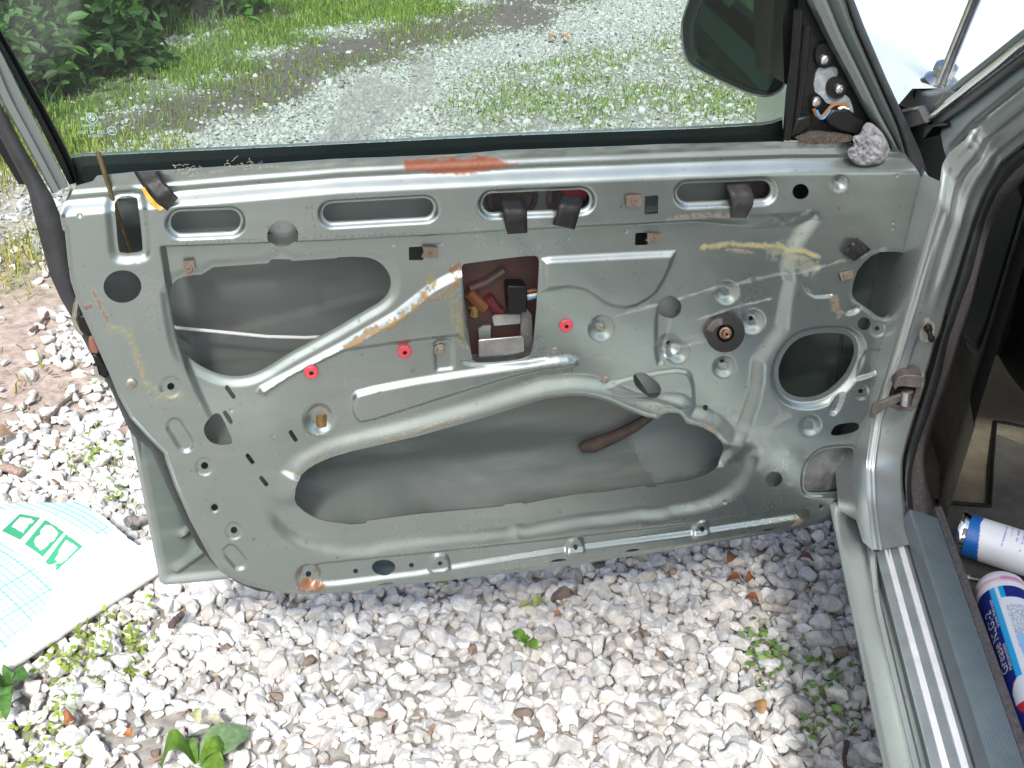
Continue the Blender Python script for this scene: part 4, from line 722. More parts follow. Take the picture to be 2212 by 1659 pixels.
cap_screw(k('f', (325, 400)), .006, 9, MT['zinc'], True, 1.9, nm='bolt'); cap_screw(k('f', (320, 822)), .006, 8, MT['zinc'], True, 1.5, nm='bolt')
mb = MB(); c = dw(*k('d', (2105, 1245)), .012); tube(mb, [c+UP*.022, c+UP*.004], .006, 10); tube(mb, [c+UP*.004+AX*.004, c-UP*.014+AX*.006], .0085, 12); mb.build('adjuster_pin', mat('worn_brass', (.36, .22, .10), .45, .8, 90, .5), door)
for c in ((1502, 657), (443, 828)):
    mb = MB(); p = dw(*k('e', c), .0); lathe(mb, p, AX, [(.0095, 0), (.0095, .004), (.0080, .0058), (.0030, .0058), (.0028, .0050), (0, .0050)], 24, EF); grom(mb)
mb = MB(); p = dw(*k('d', (2043, 962)), -.008); lathe(mb, p, AX, [(.0095, 0), (.0095, .004), (.0080, .0058), (.0030, .0058), (.0028, .0050), (0, .0050)], 24, EF); grom(mb)
# spring nut clips beside the square holes
def clip(poly, hole, wo, m=MT['rust']):
    mb = MB(); dprism(mb, poly, wo, wo+.0025); c = dw(*hole, wo); lathe(mb, c, AX, [(.0045, -.0005), (.004, .0018), (.0022, .0018), (.0018, -.001)], 14, EF); lathe(mb, c, AX, [(.002, .0004), (0, .0004)], 10, EF); mb.build('spring_clip', m, door)
clip(k('b', (1900, 1292), (1925, 1285), (2000, 1283), (2003, 1352), (1905, 1358)), k('b', (1950, 1320)), -.02)
clip(k('e', (562, 150), (665, 152), (668, 222), (600, 222), (556, 215), (572, 180)), k('e', (613, 184)), -.008)
clip(k('e', (2040, 55), (2135, 68), (2122, 125), (2030, 108), (2042, 90)), k('e', (2080, 90)), -.008)
clip(k('d', (1200, 245), (1275, 238), (1285, 330), (1218, 342)), k('d', (1243, 290)), -.008); clip(k('f', (1048, 310), (1130, 290), (1132, 338), (1062, 358)), k('f', (1090, 322)), -.018)
# --- black tape tabs, orange strip, rod, putty
def tape(pts, wo, th=.0012, m=MT['tape'], nm='tape', wav=.002):
    A, B = np.array(pts[0], float), np.array(pts[1], float); n = 14; A, B = resample(A, n), resample(B, n); W = wo if isinstance(wo, (list, tuple)) else [wo]*2
    ww = np.interp(np.linspace(0, 1, n), np.linspace(0, 1, len(W)), W); L = []
    for sgn in (0, 1):
        for t in (0, .25, .5, .75, 1):
            row = [dw(*(A[i]*(1-t)+B[i]*t), ww[i]-sgn*0+th*(1-sgn)*0-th*sgn-wav*math.sin(i*.9+t*2)) for i in range(n)]; L.append(row)
    L = L[:5]+L[5:][::-1]+[L[0]]; V, Fc = loft(L, n); mesh(nm, V, Fc, m, door)
tape((k('b', (878, 1130), (935, 1215), (1000, 1320), (1098, 1385)) if 0 else k('a', (878, 1128), (930, 1215), (1010, 1310), (1098, 1385)), k('a', (1035, 1122), (1075, 1190), (1130, 1250), (1170, 1300))), (-.004, -.009, -.0175, -.0175), wav=.0006)
tape((k('a', (928, 1235), (960, 1305), (1010, 1360), (1050, 1385)), k('a', (950, 1228), (985, 1285), (1030, 1335), (1075, 1372))), (-.0165, -.0185), m=MT['orange'], nm='orange_strip', wav=.0008)
tape((k('b', (1070, 1310), (1095, 1400), (1105, 1470), (1120, 1538)), k('b', (1230, 1312), (1250, 1370), (1250, 1440), (1252, 1530))), (.0, -.0178, -.0180, -.0150), wav=.0006)
tape((k('b', (1475, 1285), (1455, 1350), (1440, 1420), (1418, 1475)), k('b', (1625, 1290), (1608, 1350), (1585, 1430), (1562, 1508))), (.0, -.0178, -.0180, -.0150), wav=.0006)
tape((k('c', (325, 1165), (355, 1230), (370, 1300), (358, 1375)), k('c', (470, 1150), (505, 1235), (505, 1290), (460, 1375))), (.0, -.0178, -.0180, -.0155), wav=.0006, m=mat('grey_black_tape', (.034, .032, .031), .55, 0, 60, .4, .4, 90))
tape((k('f', (1072, 185), (1090, 150), (1130, 110), (1170, 88)), k('f', (1140, 232), (1180, 205), (1215, 180), (1245, 158))), (-.018, -.024, -.018))
mb = MB(); tube(mb, [dw(*p, wv) for p, wv in zip([(211, 328), (222, 360), (229, 385), (250, 450), (280, 540), (289, 566)], (-.012, -.012, -.010, .006, .030, .035))], [.0027, .0030, .0025, .0025, .0025, .0025], 10); mb.build('lock_rod', MT['brass'], door)
bm = bmesh.new(); bmesh.ops.create_icosphere(bm, subdivisions=5, radius=1); Pp = k('c', (1230, 910)); 
lump = chaikin(k('c', (1090, 965), (1110, 930), (1140, 925), (1125, 860), (1180, 850), (1195, 790), (1225, 768), (1265, 785), (1320, 840), (1365, 930), (1365, 985), (1310, 1030), (1240, 1045), (1165, 1045), (1120, 1015)), 1); lc = np.array(lump).mean(0)
for v in bm.verts:
    a = math.atan2(v.co.y, v.co.x); rr = math.hypot(v.co.x, v.co.y)
    R_ = max(np.interp(a, *zip(*sorted((math.atan2(p[1]-lc[1], p[0]-lc[0]), np.hypot(*(np.array(p)-lc))) for p in lump)), period=2*math.pi), 1)
    x, y = lc[0]+v.co.x/max(rr, 1e-6)*R_*rr, lc[1]+v.co.y/max(rr, 1e-6)*R_*rr
    q = dw(x, y, -.012-v.co.z*(.003+.013*fbm(np.array([x*.16]), np.array([y*.16]), 5)[0])); v.co = Vector(q-ORG['door'] if 'door' in ORG else q)
me = bpy.data.meshes.new('putty'); bm.to_mesh(me); bm.free(); me.polygons.foreach_set('use_smooth', [True]*len(me.polygons)); me.materials.append(MT['foam']); o = bpy.data.objects.new('putty', me); link(o, door, ORG['door'])
# --- window winder spindle with its black collar
p = dw(*k('f', (325, 680)), -.012); mb = MB(); lathe(mb, dw(*k('f', (262, 640)), .006), AX, [(.021, 0), (.021, .016), (.012, .02)], 24, EF); mb.build('winder_hub', MT['darksteel'], door)
c = dw(*k('f', (324, 684)), -.016); axs = nz(nz(CAM-c)*.75+AX*.3+DR*.05); mb = MB(); lathe(mb, c, axs, [(.008, -.008), (.0115, -.007), (.012, -.001), (.0275, .0), (.0275, .0025), (.0125, .0035), (.0105, .001)], 32); mb.build('collar', MT['black'], door)
mb = MB(); lathe(mb, c-axs*.01, axs, [(.0085, 0), (.0085, .014), (.0062, .015), (.0062, .026), (.0045, .027), (.002, .0265), (.002, .02)], 18); mb.build('spindle', mat('rusty_spindle', (.28, .17, .12), .45, .7, 130, .6), door)
# --- what shows through the holes
mb = MB(); tube(mb, [dw(*p, .075) for p in k('d', (1120, 660), (1160, 678), (1400, 700), (1750, 735), (2000, 742), (2212, 735))+[k('e', (120, 720))]], .0024, 8); mb.build('cable', mat('grey_cable', (.6, .6, .58), .4), door)
mb = MB(); dprism(mb, k('e', (780, 180), (1380, 150), (1380, 1000), (780, 1000)), .048, .052); mb.build('backing_plate', MT['olive'], door)
mb = MB(); dprism(mb, k('e', (928, 765), (935, 758), (1220, 732), (1232, 745), (1236, 840), (1225, 855), (940, 880), (930, 870)), .012, .016); bevel(mb.build('bright_bracket', MT['steel'], door), .001)
mb = MB(); dprism(mb, k('e', (868, 868), (1205, 845), (1212, 570), (1248, 555), (1280, 592), (1288, 850), (1245, 890), (950, 916), (900, 905)), .022, .028); mb.build('latch_bracket', mat('grey_bracket', (.24, .235, .235), .5, .4, 40, .5), door)
mb = MB(); dprism(mb, k('e', (1022, 612), (1040, 600), (1205, 590), (1205, 650), (1035, 665)), .026, .030); mb.build('crossbar', mat('pale_bar', (.33, .33, .32), .5, .2, 40, .4), door)
mb = MB(); dprism(mb, k('e', (930, 690), (960, 668), (1010, 664), (1010, 745), (935, 752)), .03, .034); mb.build('latch_lug', MT['brace'], door)
mb = MB(); dprism(mb, k('e', (1118, 418), (1128, 402), (1242, 405), (1252, 420), (1248, 580), (1130, 588)), .006, .03); bevel(mb.build('connector', MT['black'], door), .003)
for P_, m in ((((1250, 440), (1290, 430), (1330, 436)), MT['wire_o']), (((1250, 470), (1290, 462), (1330, 455)), MT['white']), (((1250, 490), (1290, 478), (1330, 468)), MT['wire_b'])):
    mb = MB(); tube(mb, [dw(*q_, .018) for q_ in k('e', *P_)], .0022, 6); mb.build('wire', m, door)
for P_, r, m in ((((860, 440), (910, 490), (970, 545)), .009, mat('orange_part', (.15, .055, .018), .6)), (((990, 470), (1050, 560), (1085, 575)), .007, mat('crimson_part', (.10, .014, .02), .6)), (((870, 420), (980, 380), (1100, 300)), .006, MT['olive']), (((900, 600), (905, 560), (890, 530)), .006, mat('ochre_part', (.22, .14, .05), .6))):
    mb = MB(); tube(mb, [dw(*q_, .042) for q_ in k('e', *P_)], r, 8); mb.build('loom', m, door)
for P_, r in ((((960, 1290), (1150, 1285)), .01), (((1470, 1290), (1620, 1285)), .01)):
    pass
for c_ in (k('b', (1150, 1290)), k('b', (1540, 1290)), k('c', (470, 1195))): mb = MB(); lathe(mb, dw(*c_, .03), AX, [(.034, 0), (.034, .004), (.028, .005), (.028, 0), (0, .001)], 28, EF); mb.build('lift_plate', MT['darksteel'], door)
mb = MB(); dprism(mb, k('b', (1480, 1250), (1640, 1245), (1640, 1310), (1500, 1310)), .012, .016); mb.build('red_flap', mat('crimson_cloth', (.22, .02, .03), .7), door)
mb = MB(); dprism(mb, stad(k('a', (1800, 1475)), k('a', (1905, 1475)), 60*.329), .02, .024); dprism(mb, [(570, 506), (650, 502), (652, 560), (572, 560)], .02, .024); mb.build('inner_bracket', MT['body'], door)
tube_ = MB(); tube(tube_, [dw(*p, .088) for p in k('e', (1590, 1455), (1612, 1462), (1680, 1450), (1800, 1405), (1950, 1330), (2080, 1240))], [.002, .009, .012, .010, .009, .007], 12); tube_.build('lifter_arm', mat('greasy_arm', (.07, .05, .038), .8, 0, 30, .6), door)
# door latch at the rear edge
mb = MB(); tube(mb, [dw(*p, .012) for p in k('d', (510, 480), (498, 560), (490, 620), (520, 690), (545, 715))], .004, 8); mb.build('striker_loop', MT['zinc'], door)
mb = MB(); dprism(mb, k('d', (505, 610), (560, 590), (600, 660), (610, 740), (560, 745), (520, 690)), .006, .03); bevel(mb.build('latch', MT['black'], door), .003); mb = MB(); dprism(mb, k('d', (600, 850), (650, 860), (730, 960), (690, 1020), (640, 980)), .006, .03); bevel(mb.build('latch', MT['black'], door), .003)
mb = MB(); dprism(mb, k('d', (580, 740), (610, 738), (655, 830), (640, 860), (590, 840), (580, 790)), .002, .02); bevel(mb.build('latch_claw', mat('brown_claw', (.20, .08, .05), .5), door), .003)
mb = MB(); dprism(mb, k('d', (610, 930), (635, 930), (650, 985), (690, 1010), (670, 1025), (620, 985)), .004, .012); mb.build('latch_plate', MT['steel'], door)

# lint caught on the top flange
rl = random.Random(3); mb = MB()
for i in range(46):
    cx_, cy_ = rl.choice([(1180, 1095), (1330, 1110), (1560, 1085), (1690, 1080), (1280, 1130)]); cx_ += rl.gauss(0, 40); cy_ += rl.gauss(0, 12); P_ = [(cx_, cy_)]
    for j in range(5): P_.append((P_[-1][0]+rl.gauss(0, 9), P_[-1][1]+rl.gauss(0, 6)))
    tube(mb, [dw(*k('a', p), -.009-.004*rl.random()) for p in chaikin(P_, 1, False)], .00024, 4)
o = mb.build('lint', mat('lint', (.50, .47, .40), 1.), door, auto=None); o['kind'] = 'stuff'
# ------------------------------------------------------------------ rest of the car
def xl(pts, X):                                        # photo points on vertical planes along the car, X may vary along the list
    n = len(pts); Xs = np.interp(np.linspace(0, 1, n), np.linspace(0, 1, len(X)), X) if isinstance(X, (list, tuple)) else [X]*n
    return [onx(p[0], p[1], x) for p, x in zip(pts, Xs)]
# hinge pillar with the swept foot that runs into the sill
LJ = [(1886, 1190)]+k('q', (340, 1550), (310, 1300), (300, 1000))+[(1885, 900), (1915, 800), (1965, 639)]+k('r', (530, 800), (570, 680), (588, 560), (600, 470), (650, 395), (735, 330))+[(2110, 262), (2212, 178), (2330, 85)]
RJ = [(1975, 1175)]+k('q', (635, 1500), (610, 1300), (600, 1150), (605, 980), (640, 840), (700, 640), (830, 240))+k('r', (640, 1300), (780, 850), (860, 640), (950, 480), (1075, 380))+[(2330, 235)]
A = resample(np.array(xl(LJ, [.395]*12+[.40, .41, .42, .43, .44])), 90); B = resample(np.array(xl(RJ, [.462]*9+[.465, .468, .47, .475, .48])), 90)
nt_ = 40; V = []
for i in range(90):
    up_ = sstep(.70, .84, A[i][2])
    for j in range(nt_):
        t = j/(nt_-1); p = A[i]*(1-t)+B[i]*t
        rdg = .006*math.exp(-((t-.30)/.10)**2)+.007*math.exp(-((t-.62)/.11)**2)-.003*math.exp(-((t-.46)/.08)**2)
        edge = -.012*sstep(.9, 1, t)-.006*sstep(.12, 0, t)+.004*math.exp(-((t-.2)/.025)**2)*(1-up_)
        # pocket of the courtesy light switch
        zc = p[2]; pk = sstep(.565, .58, zc)*sstep(.655, .635, zc)*sstep(.42, .5, t)*.010
        V.append(p+np.array([0, -1, .25])*(rdg*up_+edge-pk))
mesh('hinge_pillar', V, grid_faces(90, nt_), MT['body'], car)
Af = A[A[:, 2] < .90]; V, Fc = loft([Af, Af+np.array([-.012, .02, 0]), Af+np.array([-.014, .07, 0]), Af+np.array([-.03, .12, -.02])], 90); mesh('pillar_flange', V, Fc, MT['body'], car)
L2 = k('q', (700, 1470), (680, 1420), (655, 1200), (660, 1050), (720, 840), (790, 640), (880, 350), (960, 0))+k('r', (760, 1150), (850, 800), (920, 640), (1000, 540), (1075, 470))+[(2330, 262)]
L3 = k('q', (980, 1720), (860, 1400), (790, 1180), (758, 1080), (760, 950), (830, 700), (950, 400), (1060, 0))+k('r', (760, 1350), (870, 900), (940, 740), (1075, 560))+[(2330, 305)]
Bq = resample(np.array(xl(RJ, .465)), 80); C2 = resample(np.array(xl(L2, .487)), 80); C3 = resample(np.array(xl(L3, .53)), 80)
bl = lambda a, b, t, off: [a[i]*(1-t)+b[i]*t+np.array([-.3, -.9, .3])*off for i in range(80)]
V, Fc = loft([bl(Bq, C2, 0, -.012), bl(Bq, C2, .1, .001), bl(Bq, C2, .45, .008), bl(Bq, C2, .8, .004), bl(Bq, C2, 1.0, -.006)], 110); mesh('aperture_seal', V, Fc, MT['rubber'], car)
V, Fc = loft([bl(C2, C3, -.05, -.004), bl(C2, C3, .2, .006), bl(C2, C3, .6, .008), bl(C2, C3, .95, .0), bl(C2, C3, 1.05, -.02)], 110); mesh('fleece_edge', V, Fc, MT['fuzz'], car)
# courtesy switch, check strap
YJ = onx(*k('r', (505, 1465)), .43)[1]-.010; yj = lambda x, y: ony(*k('r', (x, y)), YJ); mb = MB()
prism(mb, [yj(*p) for p in chaikin([(455, 1490), (470, 1430), (500, 1400), (540, 1400), (550, 1430), (540, 1490), (510, 1525), (470, 1525)], 1)], (0, .012, 0)); mb.build('switch_plate', MT['zinc'], car)
mb = MB(); lathe(mb, yj(505, 1435)+np.array([0, -.001, 0]), (0.1, -1, -.3), [(.006, 0), (.0055, .006), (.0035, .007), (.0035, .02), (.005, .021), (.004, .026), (0, .026)], 16); mb.build('light_switch', MT['black'], car)
YK = onx(*k('q', (640, 420)), .432)[1]; hx = lambda x, y, d=0.: ony(*k('q', (x, y)), YK-.012+d)
mb = MB(); prism(mb, [hx(*p) for p in chaikin([(565, 300), (740, 305), (755, 335), (735, 398), (700, 405), (560, 385), (530, 425), (512, 390)], 1)], (0, .03, 0)); bevel(mb.build('check_strap_bracket', MT['darksteel'], car), .002)
mb = MB(); prism(mb, [hx(*p, .010) for p in [(520, 430), (560, 380), (735, 390), (690, 560), (650, 590), (560, 585), (480, 545)]], (0, .02, 0)); mb.build('bracket_shade_slab', MT['black'], car)  # black slab stands in for the shaded inside of the bracket
mb = MB(); prism(mb, [hx(*p, .004) for p in [(478, 540), (520, 528), (600, 552), (650, 545), (700, 400), (752, 335), (692, 556), (655, 592), (560, 588)]], (0, .02, 0)); mb.build('bracket_rim', MT['darksteel'], car)
mb = MB(); tube(mb, [hx(625, 425, -.004), hx(612, 530, -.004)], .0085, 14); mb.build('pivot_pin', MT['steel'], car)
mb = MB(); prism(mb, [hx(615, 440, -.004), hx(615, 485, -.004), hx(330, 645, -.004), hx(350, 540, -.004)], (0, .006, .001)); bevel(mb.build('check_strap', MT['darksteel'], car), .0015)
# sill: extruded along the car
def sx(px, z): return onz(px, 1659, z)[0]
Y0, Y1 = .1, 1.40
def extr(name, prof, m, y0=Y0, y1=Y1, n=30, taper=None, auto=40):
    V = []
    for i in range(n):
        y = y0+(y1-y0)*i/(n-1)
        for x, z in prof: V.append((x, y, z) if taper is None else taper(x, y, z))
    return mesh(name, V, grid_faces(n, len(prof)), m, car, autosmooth=auto)
x0 = sx(1908.6, .33); x1 = sx(1985, .352)
def tp(x, y, z): s = sstep(1.12, 1.36, y); return (x+s*.012*(z > .34), y, z+s*.022*(z > .345))
extr('sill', [(x0+.13, .16), (x0+.085, .175), (x0+.050, .22), (x0+.018, .285), (x0+.004, .318), (x0+.002, .328), (x0+.008, .336), (x0+.03, .344), (x1-.006, .352), (x1, .3535), (x1+.003, .351), (x1+.005, .340), (x1+.010, .336), (x1+.016, .338), (x1+.019, .346), (x1+.022, .352), (x1+.024, .345)], MT['body'], taper=tp)
xp0 = sx(2012, .36); xp1 = sx(2124, .36)
extr('kick_plate', [(xp0-.001, .350), (xp0, .3585), (xp0+.003, .360), (xp1, .360), (xp1+.001, .351)], mat('plate_grey', (.25, .28, .28), .35, .4, 20, .2, coat=.2), y1=1.305)
MT['strip'] = mat('white_strip', (.72, .72, .72), .35, .25, 40, .15)
for a_, b_ in ((2035, 2053), (2076, 2094)):
    xa, xb = sx(a_, .362), sx(b_, .362); extr('plate_strip', [(xa, .359), (xa+.0006, .3622), (xb-.0006, .3622), (xb, .359)], MT['strip'], y1=1.303, auto=60)
xr0 = sx(2140, .39); rb = [(xp1+.002, .35), (xr0-.006, .3665), (xr0-.002, .386), (xr0, .3895)]
for i in range(10): xx = xr0+.003+.0042*i; rb += [(xx, .3905-.0011*i), (xx+.0024, .3905-.0011*i), (xx+.003, .3890-.0011*i), (xx+.0038, .3890-.0011*i)]
rb += [(xr0+.047, .374), (xr0+.050, .34)]
extr('ribbed_trim', rb, mat('blue_grey_trim', (.10, .125, .135), .38, 0, 30, .2, coat=.2), y1=1.325, auto=20)
xe = xr0+.045; extr('carpet_edge', [(xe, .34), (xe+.003, .374), (xe+.012, .378), (xe+.020, .365), (xe+.026, .30)], MT['fuzz'], y1=1.36)
# footwell, dashboard, roof
V = []; pf = [(-.6, .30), (.5, .30), (1.3, .30), (1.55, .302), (1.80, .31), (2.05, .42), (2.25, .62), (2.35, .80)]
for y, z in pf:
    for x in np.linspace(.50, 1.75, 14): V.append((x, y, z+.004*math.sin(9*x+7*y)))
mesh('footwell_carpet', V, grid_faces(len(pf), 14), MT['carpet'], car)
V = []
for z in np.linspace(.29, .53, 10):
    for y in np.linspace(1.36, 2.36, 14): V.append((.53+.05*sstep(1.36, 1.6, y), y, z))
mesh('kick_panel', V, grid_faces(10, 14), MT['carpet'], car)
V = []
for z in np.linspace(.53, .90, 10):
    for y in np.linspace(1.36, 2.3, 14): V.append((.528+.05*sstep(1.36, 1.6, y), y, z))
mesh('upper_trim', V, grid_faces(10, 14), MT['black'], car)
mb = MB(); pr = [(1.50, .62), (1.52, .56), (1.66, .53), (2.1, .52), (2.25, .60), (2.25, .84), (1.62, .87), (1.50, .84)]; prism(mb, [(.56, y, z) for y, z in pr], (1.2, 0, 0)); bevel(mb.build('dashboard', MT['black'], car), .02, 4)
mb = MB(); prism(mb, [(.575, 1.3, .60), (.60, 1.46, .56), (.60, 1.66, .55), (.575, 1.66, .80), (.575, 1.35, .80)], (.02, 0, 0)); bevel(mb.build('side_trim', MT['black'], car), .008, 3)
V = []
for y in np.linspace(-1.6, .75, 12):
    for x in np.linspace(.60, 1.75, 10): V.append((x, y, 1.40-.03*((x-1.17)/.57)**2-.03*((y+.4)/1.2)**2))
mesh('roof', V, grid_faces(12, 10), MT['body'], car)
# windscreen pillar skin, its bright trim, cowl corner
def band(nm, top, bot, Xa, Xb, m, off=.004, n=40):
    a = resample(np.array(xl(top, Xa)), n); b = resample(np.array(xl(bot, Xb)), n); d = np.array([-1, -.2, .1])
    V, Fc = loft([a+np.array([.03, .02, 0]), a, a*.7+b*.3+d*off, a*.3+b*.7+d*off, b, b+np.array([.03, .02, 0])], n); return mesh(nm, V, Fc, m, car)
P0 = k('c', (1735, 558), (1950, 390), (2212, 180))+[(2330, 0)]; P1 = k('c', (1602, 750), (1780, 592), (2212, 240))+[(2330, 15)]
P2 = k('c', (1612, 786), (1800, 640), (2212, 325))+[(2330, 45)]; P3 = k('c', (1690, 800), (1850, 690), (2212, 410))+[(2330, 75)]
band('windscreen_pillar', P0, P1, [.425, .43, .44, .45], [.422, .427, .437, .447], mat('pillar_paint', (.11, .14, .14), .3, .3, 20, .2, coat=.3))
band('windscreen_trim', P1, P2, [.420, .425, .435, .445], [.418, .423, .433, .443], MT['chrome'], .007)
band('pillar_gutter', P2, P3, [.421, .426, .436, .446], [.424, .43, .44, .45], mat('gutter_rubber', (.05, .055, .055), .4), .003)
band('pillar_inner', k('c', (1685, 798), (1850, 688), (2212, 408))+[(2330, 74)], [(2046, 345), (2057, 328), (2110, 262), (2212, 178), (2330, 85+12)], [.424, .43, .44, .45], [.40, .405, .415, .425, .435], MT['frame'], .002)
mb = MB(); prism(mb, [onx(*p, .421) for p in chaikin(k('c', (1405, 660), (1430, 600), (1470, 552), (1545, 558), (1575, 588), (1640, 595), (1740, 556), (1790, 600), (1605, 760), (1560, 740), (1500, 700)), 1)], (.05, .03, .01)); bevel(mb.build('cowl_corner', mat('cowl_paint', (.16, .175, .17), .4, .4, 30, .2), car), .004, 2)
mb = MB(); prism(mb, [onx(*p, .405) for p in k('c', (1440, 705), (1540, 682), (1590, 775), (1490, 805))], (.02, .02, 0)); mb.build('bracket', MT['darksteel'], car)
mb = MB(); prism(mb, [onx(*p, .403) for p in k('c', (1442, 690), (1530, 676), (1535, 690), (1445, 708))], (.02, .02, 0)); mb.build('bracket_edge', MT['steel'], car)
mb = MB(); prism(mb, [onx(*p, .415) for p in k('c', (1585, 790), (1700, 775), (1730, 790), (1640, 800), (1575, 880), (1580, 830))], (.03, .03, 0)); mb.build('gap_seal', MT['black'], car)
pe = onx(2330, 60, .445); mb = MB(); tube(mb, [pe+(pe-onx(2250, 120, .44))*-.15, pe, (pe+np.array([.60, .72, 1.385]))/2+np.array([-.01, 0, .02]), (.60, .72, 1.385)], [.03, .032, .033, .03], 12); mb.build('pillar_upper', MT['body'], car)
V, Fc = loft([[(.50, 1.66, .94), (1.1, 1.80, .95), (1.72, 1.66, .94)], [(.56, 1.20, 1.18), (1.1, 1.30, 1.20), (1.66, 1.20, 1.18)], [(.63, .76, 1.375), (1.1, .82, 1.39), (1.58, .76, 1.375)]], 12)
wm = mat('screen_glass', (.8, .9, .86), .05); t_ = wm.node_tree; tr_ = t_.nodes.new('ShaderNodeBsdfTransparent'); tr_.inputs[0].default_value = (.82, .90, .87, 1); gl2 = t_.nodes.new('ShaderNodeBsdfGlossy'); gl2.inputs['Roughness'].default_value = .02; mx_ = t_.nodes.new('ShaderNodeMixShader'); fr_ = t_.nodes.new('ShaderNodeFresnel'); fr_.inputs[0].default_value = 1.4
t_.links.new(fr_.outputs[0], mx_.inputs[0]); t_.links.new(tr_.outputs[0], mx_.inputs[1]); t_.links.new(gl2.outputs[0], mx_.inputs[2]); t_.links.new(mx_.outputs[0], t_.nodes['Material Output'].inputs[0]); mesh('windscreen', V, Fc, wm, car)
# bonnet and front wing
V = []; ny, nx = 40, 30
for i in range(ny):
    y = 1.66+1.60*i/(ny-1)
    for j in range(nx):
        s = j/(nx-1); x = .345+1.75*s; z = .935-.085*((y-1.66)/1.45)**1.6-.10*max(0, (.03-s)/.03)**2+.035*math.sin(min(s, 1)*math.pi)+.012*math.exp(-((s-.14)/.05)**2)
        z -= .35*max(0, (y-3.05)/.21)**2; V.append((x, y, z))
mesh('bonnet', V, grid_faces(ny, nx), MT['bonnet'], car)
V = []
for i in range(20):
    y = 1.47+1.78*i/19
    for z, x in ((.84, .345), (.70, .338), (.50, .342), (.34, .352), (.26, .37)): V.append((x, y, z))
mesh('front_wing', V, grid_faces(20, 5), MT['body'], car)
# aerial
b0 = onz(*k('n', (950, 850)), .935); mast0 = onz(*k('n', (1015, 720)), .965); r_ = ray(*k('n', (1310, 0))); 
best = min((CAM+r_*t for t in np.linspace(.8, 2.2, 400)), key=lambda p: abs((p-mast0)[2]-3.2*np.hypot(*(p-mast0)[:2])-.0)+abs(p[0]-mast0[0]-.01)*2)
mdir = nz(best-mast0); mb = MB(); tube(mb, [mast0-mdir*.02, mast0, best, mast0+mdir*.85], [.0085, .0085, .0085, .005], 12); mb.build('aerial_mast', MT['steel'], car)
mb = MB(); lathe(mb, b0, mdir, [(.034, -.02), (.034, -.004), (.030, .0), (.024, .008), (.014, .010)], 24); mb.build('aerial_base', MT['black'], car)
mb = MB(); lathe(mb, b0, mdir, [(.029, .004), (.027, .012), (.016, .020), (.016, .026), (.0185, .027), (.0185, .036), (.013, .040), (.0, .040)], 8); mb.build('aerial_nut', mat('dull_chrome', (.42, .42, .41), .3, 1.), car)

# ------------------------------------------------------------------ things lying about
MT['vc'] = mat('printed', (.8, .8, .8), .35, 0, attr='Col', coat=.15)
# floor mat
Zm = .306
mp_ = [onz(*p, Zm) for p in k('q', (832, 1300), (1050, 1325), (1268, 1340), (1285, 1010), (1312, 680), (1400, 690), (1560, 725))+[(2420, 960), (2420, 1800), (2262, 1700)]+k('j', (610, 1560), (500, 1330), (400, 1020), (290, 640), (150, 250), (125, 150))]
fm = empty('floor_mat', mp_[2], 'dark fabric floor mat in the footwell with a raised black edge', 'floor mat')
mb = MB(); prism(mb, mp_, (0, 0, -.005)); mb.build('mat_sheet', MT['matr'], fm)
mb = MB(); tube(mb, [np.array(p)+UP*.002 for p in mp_[:10]], .0045, 8); mb.build('mat_edge', MT['black'], fm)
def cyl_grid(c0, a, r_of_t, ts, na=96):
    a = nz(a); side = nz(np.cross(UP, a)); upv = np.cross(a, side); th = np.linspace(0, 2*math.pi, na, endpoint=False); V, TH, TT = [], [], []
    for t in ts:
        for q in th: V.append(c0+a*t+(upv*math.cos(q)+side*math.sin(q))*r_of_t(t)); TH.append(q); TT.append(t)
    return np.array(V), np.array(TH), np.array(TT), side, upv
# spray can
cr = .0335; ca = onz(*k('j', (228, 235)), Zm+cr); cbp = onz(*k('j', (700, 385)), Zm+cr); ax = nz(cbp-ca)
can = empty('spray_can', ca-UP*cr, 'white spray can with a blue band lying on the floor mat', 'spray can')
ts = np.linspace(.012, .185, 150); V, TH, TT, sd_, up2 = cyl_grid(ca, ax, lambda t: cr, ts, 120)
TH = np.where(TH > math.pi, TH-2*math.pi, TH); C = np.ones((len(V), 4)); C[:, :3] = (.80, .80, .79)
band_ = TT < .026+.006*np.abs(TH+.2); C[band_, :3] = (.01, .13, .42)
ln = (np.abs(((TT-.05)/.0085) % 1-.5) < .13) & (vnoise(TH*22, np.floor((TT-.05)/.0085)*3.) > .38) & (TT > .055) & (np.abs(TH+.1+.3*np.sin(np.floor(TT/.0085)*2.1)) < .62); C[ln, :3] = (.34, .36, .60)
for t0, h0, r0 in ((.047, 1.25, .011), (.084, 1.22, .009), (.128, 1.25, .011)):
    m_ = (np.hypot(TT-t0, (TH-h0)*cr) < r0*(.5+.9*vnoise(TT*500, TH*14))) ; C[m_, :3] = (.05, .09, .36)
mesh('can_body', V, np.array(grid_faces(150, 120, True)), MT['vc'], can, True, None, {'Col': C})
mb = MB(); lathe(mb, ca, ax, [(0, .010), (.024, .008), (.0275, .002), (.030, -.002), (.0335, -.002), (.0352, .002), (.0352, .006), (.0335, .009), (.0325, .0125)], 48); mb.build('can_rim', MT['chrome'], can)
mb = MB(); lathe(mb, ca, ax, [(.0335, .185), (.031, .194), (.022, .203), (.016, .206), (.016, .222), (0, .223)], 36); mb.build('can_dome', MT['steel'], can)
